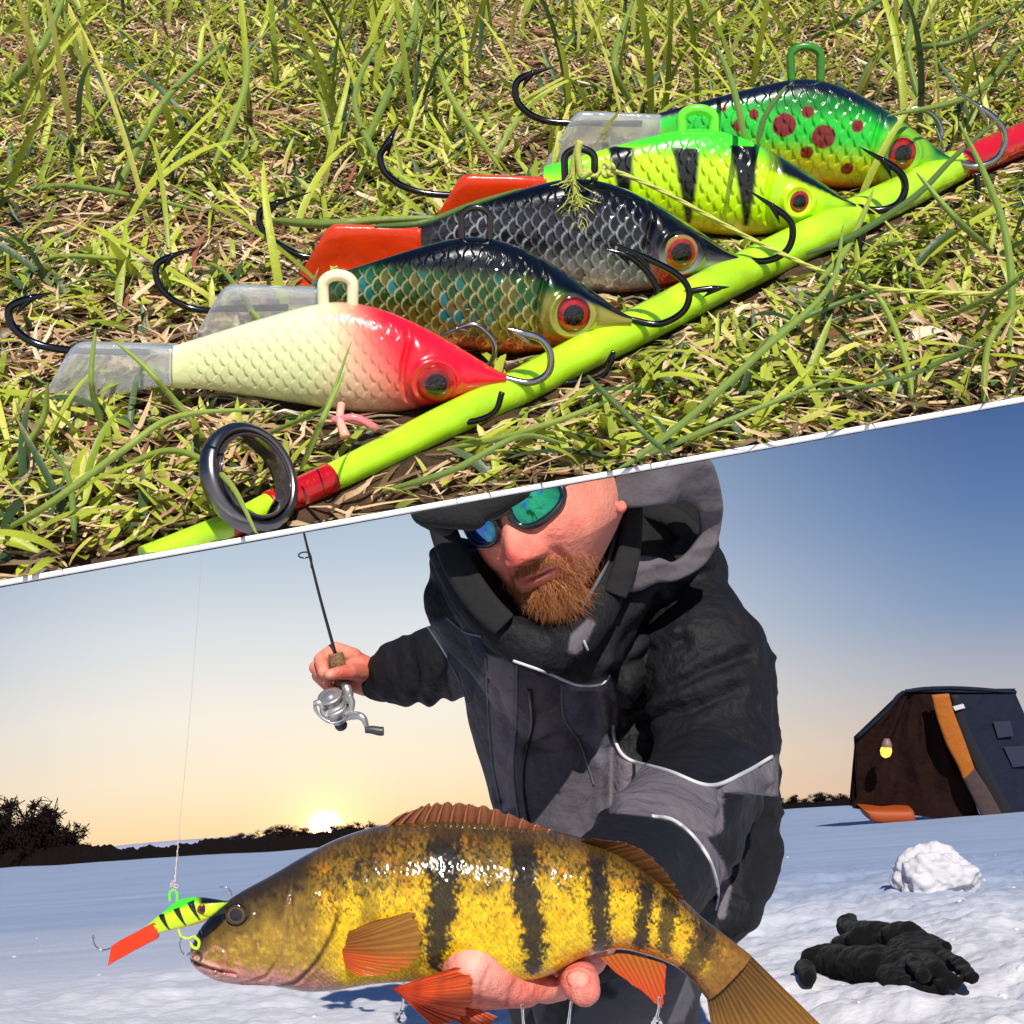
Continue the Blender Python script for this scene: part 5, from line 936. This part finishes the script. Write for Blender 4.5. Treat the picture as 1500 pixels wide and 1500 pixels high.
c = lerp(lerp(br, yl, sm(.12, .42, v_+.16*NZ(5, 3)+.10*NZ(30, 7))), yb, sm(.5, .8, v_)); c = lerp(c, orr, .85*sm(.62, .95, v_+.10*NZ(6, 9))*sm(740, 900, x)); c = lerp(c, srgb(222, 128, 16), .25*sm(.0, .5, NZ(5, 44))); c = lerp(c, srgb(220, 140, 40), .5*sm(.86, 1.0, v_))
sp_ = sm(.10, .30, NZ(26, 11)+.30*NZ(60, 13)-.55*v_+.12); c = lerp(c, dk*1.3, sp_*.75*sm(.75, .3, v_))
for pts, w, st_ in [([(548, 1214), (540, 1260), (548, 1330)], 20, .55), ([(652, 1206), (650, 1290), (640, 1345), (636, 1385)], 25, 1.0), ([(700, 1206), (706, 1240), (714, 1275)], 13, .6), ([(762, 1214), (765, 1290), (776, 1350), (778, 1392)], 21, 1.0), ([(872, 1234), (868, 1300), (875, 1350), (874, 1376)], 18, 1.0), ([(945, 1275), (935, 1325), (932, 1370)], 15, 1.0), ([(975, 1318), (968, 1350), (968, 1380)], 14, .9), ([(1035, 1352), (1010, 1400), (1000, 1424)], 20, .9), ([(1030, 1380), (1050, 1405)], 14, .7)]:
    d_, t_ = pdist(x, y, pts); t_ = t_/(len(pts)-1); w_ = w*(1.15-.35*t_)+12*NZ(8, 17)+13*NZ(26, 19)+8*NZ(60, 20); c = lerp(c, dk, np.minimum(sm(w_*.82+6, w_*.82-5, d_)*st_*.96, 1))
c = lerp(c, srgb(78, 56, 22), sm(.12, .0, v_)*.8)
head = sm(500, 455, x+.22*(y-1330)*-1); hc_ = lerp(srgb(92, 70, 26), srgb(158, 124, 40), sm(.2, .6, v_+.25*NZ(6, 23))); hc_ = lerp(hc_, srgb(48, 36, 18), sm(.24, .05, v_+.12*NZ(14, 25))); hc_ = lerp(hc_, srgb(186, 152, 50), .8*sm(.05, .4, NZ(20, 27))*sm(.3, .5, v_))
hc_ = lerp(hc_, pk, sm(.60, .80, v_+.10*NZ(7, 29)-.0008*(x-330))); hc_ = lerp(hc_, srgb(226, 198, 184), sm(.86, .98, v_)*sm(380, 450, x)); hc_ = lerp(hc_, srgb(196, 96, 92), sm(.90, 1.0, v_)*sm(440, 380, x)*.8)
hc_ = lerp(hc_, srgb(150, 60, 62), .8*np.exp(-((x-334)**2/180+(y-1405)**2/140))); hc_ = lerp(hc_, srgb(40, 34, 24), sm(330, 296, x)*sm(1402, 1385, y)*.75); lipd, _ = pdist(x, y, [(276, 1400), (292, 1396), (312, 1398), (332, 1408)]); hc_ = lerp(hc_, srgb(214, 160, 140), .8*np.exp(-(lipd/5)**2)); lipd, _ = pdist(x, y, [(280, 1412), (300, 1422), (350, 1428)]); hc_ = lerp(hc_, srgb(196, 150, 136), .7*np.exp(-(lipd/6)**2)); c = lerp(c, hc_, head); c = lerp(c, srgb(230, 190, 160), .75*sm(.88, 1, v_)*sm(440, 480, x)*sm(600, 520, x))
for pts, w, cl, k in [([(500, 1318), (492, 1345), (470, 1385), (440, 1420), (405, 1436)], 3.5, srgb(50, 34, 22), .8), ([(432, 1290), (424, 1345), (416, 1385), (396, 1412)], 3, srgb(150, 110, 70), .35), ([(277, 1402), (300, 1406), (335, 1412)], 2, srgb(40, 18, 16), .9), ([(470, 1310), (450, 1350), (442, 1330)], 4, srgb(150, 90, 40), .25), ([(300, 1392), (322, 1372), (338, 1378), (336, 1404)], 2.5, srgb(190, 130, 110), .6)]: d_, _ = pdist(x, y, pts); c = lerp(c, cl, k*np.exp(-(d_/w)**2))
c = c*(1-.55*Ed*bodyreg)[:, None]*(1+.35*(scales.rnd-.5)*bodyreg)[:, None]*(1+.10*Hf*bodyreg)[:, None]; c = c*(1+.28*NZ(55, 31, 2))[:, None]
c = lerp(c, srgb(120, 80, 24)*(.75+.5*(NZ(20, 37)[:, None]+.5)), sm(-80, -12, (x-1068)*.72+(y-1430)*.69)*.95)
M_fish = mat('wet_fish_skin', 'attr', rough=.6, coat=.9, coatr=.13, bump=[(200, .0006), (1600, .0001)], spec=.18, rvar=(60, .5, .75))
fbody = mk('body', V, f, M_fish, perch, c); fb = bvh(fbody)
for sd2 in (1, -1):
    ce = fp.pt(353. if sd2 > 0 else 372., 1325. if sd2 > 0 else 1345., sd2*.0168); a_, b_ = R, U; Rg, Ph = np.meshgrid(np.linspace(.02, 1, 24), np.linspace(0, 2*math.pi, 48, endpoint=False), indexing='ij'); rE = 15.5*k7
    Ve = ce+rE*(Rg*np.cos(Ph))[..., None]*a_+rE*(Rg*np.sin(Ph))[..., None]*b_+fp.m*sd2*(rE*(.42*np.sqrt(1-(Rg*.95)**2)-.10))[..., None]; cl = lerp(srgb(8, 7, 8), srgb(58, 44, 24), sm(.58, .64, Rg)); cl = lerp(cl, srgb(110, 84, 40), sm(.60, .64, Rg)*sm(.72, .66, Rg)*.8); cl = lerp(cl, srgb(20, 16, 12), sm(.85, .95, Rg))
    mk('eye', Ve, grid(24, 48, True), M_eye, perch, cl.reshape(-1, 3))
M_fin = mat('fin_membrane', 'attr', rough=.35, coat=.6, coatr=.12, bump=[(900, .0003)]); add_translucent(M_fin, .35)
def fin(name, root, tip, nray, off, cf, jag=0, parent=None, thick=.0005, bulge=0, n=120, m=60, rayw=.00018, sign=1):
    r_ = crs(np.array(root, float), n); t_ = crs(np.array(tip, float), n); s_ = np.linspace(0, 1, n); k = np.linspace(0, 1, m); ray_ = .5+.5*np.cos(s_*nray*2*math.pi)
    ext = 1-jag*(1-ray_)*.3+.10*fbm(np.stack([s_*30, 0*s_, 0*s_], -1), 2, 3); XY = r_[:, None]*(1-k[None, :, None]*ext[:, None, None])+t_[:, None]*(k[None, :, None]*ext[:, None, None])
    o0, o1 = (off if np.ndim(off) else (off, off)); dep_ = o0+(o1-o0)*k[None]+bulge*np.sin(k*math.pi)[None]*np.sin(s_*math.pi)[:, None]
    br_ = ray_[:, None]+.35*np.cos(s_*nray*4*math.pi)[:, None]*sm(.35, .9, k)[None]; h_ = rayw*br_*(1.1-.7*k)[None]
    V1 = fp.pt(XY[..., 0], XY[..., 1], sign*(dep_+h_+thick/2)); V2 = fp.pt(XY[..., 0], XY[..., 1], sign*(dep_-h_-thick/2)); col_ = cf(s_[:, None]+0*k[None], k[None]+0*s_[:, None], br_)
    g_ = G(); g_.add(V1, grid(n, m, flip=True), col_.reshape(-1, 3)); g_.add(V2, grid(n, m), col_.reshape(-1, 3)); e_ = np.concatenate([np.arange(m-1, n*m, m)]); N0 = n*m
    g_.F.append(np.stack([e_[:-1], e_[1:], e_[1:]+N0, e_[:-1]+N0], -1)); return g_.build(name, M_fin, parent or perch)
def cfin(a, b2, ck=None):
    def q(s_, k, r_): c_ = lerp(a, b2, np.clip(k+.2*vnoise(np.stack([s_*40, k*6, 0*k], -1), 3), 0, 1)); c_ = c_*(.60+.5*np.clip(r_, 0, 1)**.7)[..., None]; return c_
    return q
fin('first_dorsal_fin', [(563, 1214), (640, 1206), (720, 1210), (806, 1222)], [(594, 1190), (645, 1176), (722, 1184), (808, 1216)], 13, 0, cfin(srgb(120, 70, 34), srgb(150, 84, 48)), .35, rayw=.0007)
g = G()
for i in range(13): t = i/12; r_ = crs(np.array([(563, 1214), (640, 1206), (720, 1210), (800, 1221)], float), 13)[i]; q = crs(np.array([(596, 1187), (648, 1175), (722, 1183), (806, 1214)], float), 13)[i]; V, f = tube_vf([fp.pt(r_[0], r_[1], .0015), fp.pt((r_[0]+q[0])/2+1, (r_[1]+q[1])/2-2, .0015), fp.pt(q[0]+3, q[1], .001)], [.0009, .0007, .0001], 6, 12); mk('spine', V, f, M_fin, perch, srgb(168, 104, 66))
fin('second_dorsal_fin', [(846, 1230), (895, 1248), (945, 1280), (975, 1306)], [(866, 1221), (928, 1234), (970, 1270), (999, 1312)], 16, (.004, .010), cfin(srgb(84, 56, 24), srgb(124, 76, 36)), .12)
fin('pectoral_fin', [(502, 1345), (504, 1360), (508, 1378), (512, 1392)], [(560, 1318), (606, 1314), (614, 1368), (575, 1394), (530, 1398)], 19, (.027, .033), (lambda s_, k, r_: lerp(cfin(srgb(150, 84, 20), srgb(176, 122, 34))(s_, k, r_), cfin(srgb(222, 84, 16), srgb(214, 118, 30))(s_, k, r_), sm(.25, .7, s_+.15*vnoise(np.stack([s_*9, k*4, 0*k], -1), 6)))), .05, bulge=.003)
fin('pelvic_fin', [(576, 1428), (578, 1430), (582, 1433), (586, 1436)], [(668, 1377), (686, 1408), (672, 1448), (634, 1462)], 19, (.020, .040), cfin(srgb(226, 66, 18), srgb(240, 104, 40)), .04, bulge=.004)
fin('pelvic_fin', [(640, 1448), (650, 1450), (660, 1452), (668, 1452)], [(662, 1470), (690, 1482), (716, 1478), (724, 1466)], 8, (.012, .022), cfin(srgb(200, 60, 30), srgb(220, 110, 70)), .05)
fin('anal_fin', [(876, 1394), (905, 1389), (940, 1396), (968, 1404)], [(900, 1418), (938, 1444), (966, 1464), (972, 1408)], 11, (.008, .008), cfin(srgb(196, 110, 26), srgb(232, 80, 24)), .06)
fin('tail_fin', [(1096, 1396), (1076, 1420), (1056, 1444), (1036, 1464)], [(1225, 1522), (1180, 1548), (1105, 1552), (1046, 1545)], 17, (0, .006), cfin(srgb(104, 72, 22), srgb(170, 116, 38)), .04, rayw=.0005, n=200)
# pale water drops running off the hand and the fins
M_water = mat('water', (.96, .97, 1), rough=.02, trans=1, ior=1.33)
for pts, dr, lb in [([(592, 1440), (591, 1462), (588, 1480)], (588, 1489, 8), 'water drip with a fat round drop hanging under the front pelvic fin'), ([(765, 1470), (766, 1490), (768, 1510)], None, 'water drip running down under the middle of the supporting hand'), ([(838, 1462), (835, 1480), (832, 1506)], None, 'water drip running down from the fingertip with the nail'), ([(966, 1460), (965, 1476), (962, 1490)], (962, 1497, 9), 'water drip with a drop hanging from the tip of the anal fin')]:
    q = [p3(a, b2, .685) for a, b2 in pts]; V, f = tube_vf(q, [.0009, .0006, .0009], 10, 24); g = G().add(V, f)
    if dr: V, f = caps_vf(p3(dr[0], dr[1]-3, .685), p3(dr[0], dr[1]+2, .685), dr[2]*.6*k7, dr[2]*k7, 18, 9); g.add(V, f)
    tag(g.build('water_drip', M_water, usecol=False), lb, 'water drip', 'drips of water falling from the fish and the hand')
# ------------------------------------------------------------------ LURE AT THE PERCH'S MOUTH
pl6 = PL(p3(270, 1345, .672), unit(-F))
make_lure('hanging_lure', 'small yellow-green lure with black bars hanging at the mouth of the perch', (216, 1366), (334, 1321), 1.02, None, 0, paint4, eye=(.72, .045, .060), eyecols=[srgb(110, 16, 8), srgb(150, 40, 24), srgb(10, 6, 6)], loop=(254, 1308, 5.5, 7, 2, srgb(110, 240, 50), M_paint),
    tail=[((232, 1346), (232, 1374)), ((205, 1362), (198, 1392)), ((180, 1375), (166, 1410)), ((164, 1385), (157, 1417))], tailcol='orange', plane=pl6, res=(200, 100), relief=.0004, group=None,
    hooks=[([(166, 1388), (150, 1392), (140, 1386), (136, 1374), (138, 1368)], 2.2, 0, M_chrome), ([(322, 1299), (332, 1300), (338, 1306), (340, 1314)], 1.6, 0, M_chrome), ([(284, 1370), (292, 1378), (290, 1388), (283, 1386), (279, 1378)], 4.5, .001, M_paint, False), ([(268, 1368), (264, 1385), (272, 1398), (285, 1392)], 2, .001, M_chrome), ([(262, 1360), (266, 1370), (276, 1374), (284, 1370)], 3.5, .001, M_paint, False)])
for o in bpy.data.objects:
    if o.name.startswith('hook') and o.data and o.data.materials and o.data.materials[0] == M_paint: setcol(o.data, np.broadcast_to(srgb(190, 225, 10), (len(o.data.vertices), 3)))
M_line = mat('fishing_line', srgb(206, 186, 176), rough=.3, coat=.5)
g = G(); V, f = tube_vf([p3(255, 1306, .672), p3(262, 1225, .70), p3(277, 1060, .80), p3(291, 880, 1.0), p3(298, 760, 1.2), p3(300, 690, 1.4)], [.00030, .00022, .00013, .00014, .00016, .0002], 6, 80); g.add(V, f)
t_ = np.linspace(0, 1, 60); V, f = tube_vf(P(255+7*t_+1.3*np.cos(t_*38), 1302-74*t_, .672+.028*t_+.0004*np.sin(t_*38)), .00016, 5); g.add(V, f)
for k in range(6): V, f = ring3(p3(254+rng.normal(0, 1.5), 1296+rng.normal(0, 3), .671), rng.uniform(2, 4.5)*k7, .00016, unit(-F+rng.normal(0, .8, 3)), 14); g.add(V, f)
tag(g.build('fishing_line', M_line, usecol=False), 'thin pale fishing line running down to the hanging yellow-green lure', 'fishing line')
# ------------------------------------------------------------------ GLOVES ON THE SNOW
M_glove = mat('black_knit_glove', (.006, .006, .006), spec=.05, rough=1, bump=[(300, .0016), (40, .004)], sheen=.05)
gd_ = float((on_ground(1300, 1420)-CP)@F); kg = gd_/FPX
def gdep(x_, y_, r_): return float((on_ground(x_, y_+r_*.6+6)-CP)@F)
def glove(label, caps, tagp=None, tilt=0):
    g_ = G(); 
    for (x1, y1, r1), (x2, y2, r2) in caps: V, f = caps_vf(p3(x1, y1, gdep(x1, min(y1+tilt, 1448), r1)-.05), p3(x2, y2, gdep(x2, min(y2+tilt, 1448), r2)-.05), r1*kg, r2*kg, 16, 6); g_.add(V, f)
    o = g_.build('glove', M_glove, usecol=False); remesh(o, .0034, 2); V = vco(o); n_ = vnorm(o); V = V+n_*(.006*fbm(V*26, 3, 5)+.0025*fbm(V*80, 2, 9))[:, None]; setco(o, V)
    tag(o, label, 'glove'); return o
gA = glove('black knitted glove lying on top of the other, cuff raised at its left end', [((1240, 1360, 17), (1262, 1372, 22)), ((1238, 1352, 12), (1248, 1345, 9)), ((1228, 1382, 12), (1262, 1380, 22)), ((1262, 1374, 24), (1330, 1380, 27)), ((1330, 1375, 22), (1370, 1400, 16)), ((1370, 1398, 12), (1400, 1412, 10)), ((1400, 1412, 10), (1424, 1432, 9)), ((1330, 1388, 18), (1375, 1422, 11)), ((1375, 1422, 10), (1398, 1440, 8.5)), ((1345, 1372, 12), (1385, 1388, 9)), ((1320, 1392, 18), (1352, 1430, 10))], tilt=22)
gB = glove('black knitted glove half sunk in the snow under the other glove, small white tag', [((1190, 1408, 20), (1215, 1405, 22)), ((1180, 1420, 14), (1184, 1432, 10)), ((1215, 1408, 21), (1290, 1415, 26)), ((1290, 1412, 26), (1350, 1428, 20)), ((1350, 1430, 12), (1384, 1444, 9)), ((1300, 1430, 16), (1346, 1448, 10)), ((1346, 1448, 9.5), (1374, 1460, 8)), ((1300, 1436, 11), (1336, 1460, 8.5))], tilt=4)
V, f = tube_vf([p3(1231, 1402, gdep(1235, 1404, 20)-.05-22*kg), p3(1239, 1394, gdep(1235, 1404, 20)-.05-22*kg)], .0055, 8, 6, flat=.3); G().add(V, f).build('white_tag', mat('tag_cloth', srgb(190, 190, 196), rough=.7), gB, usecol=False)
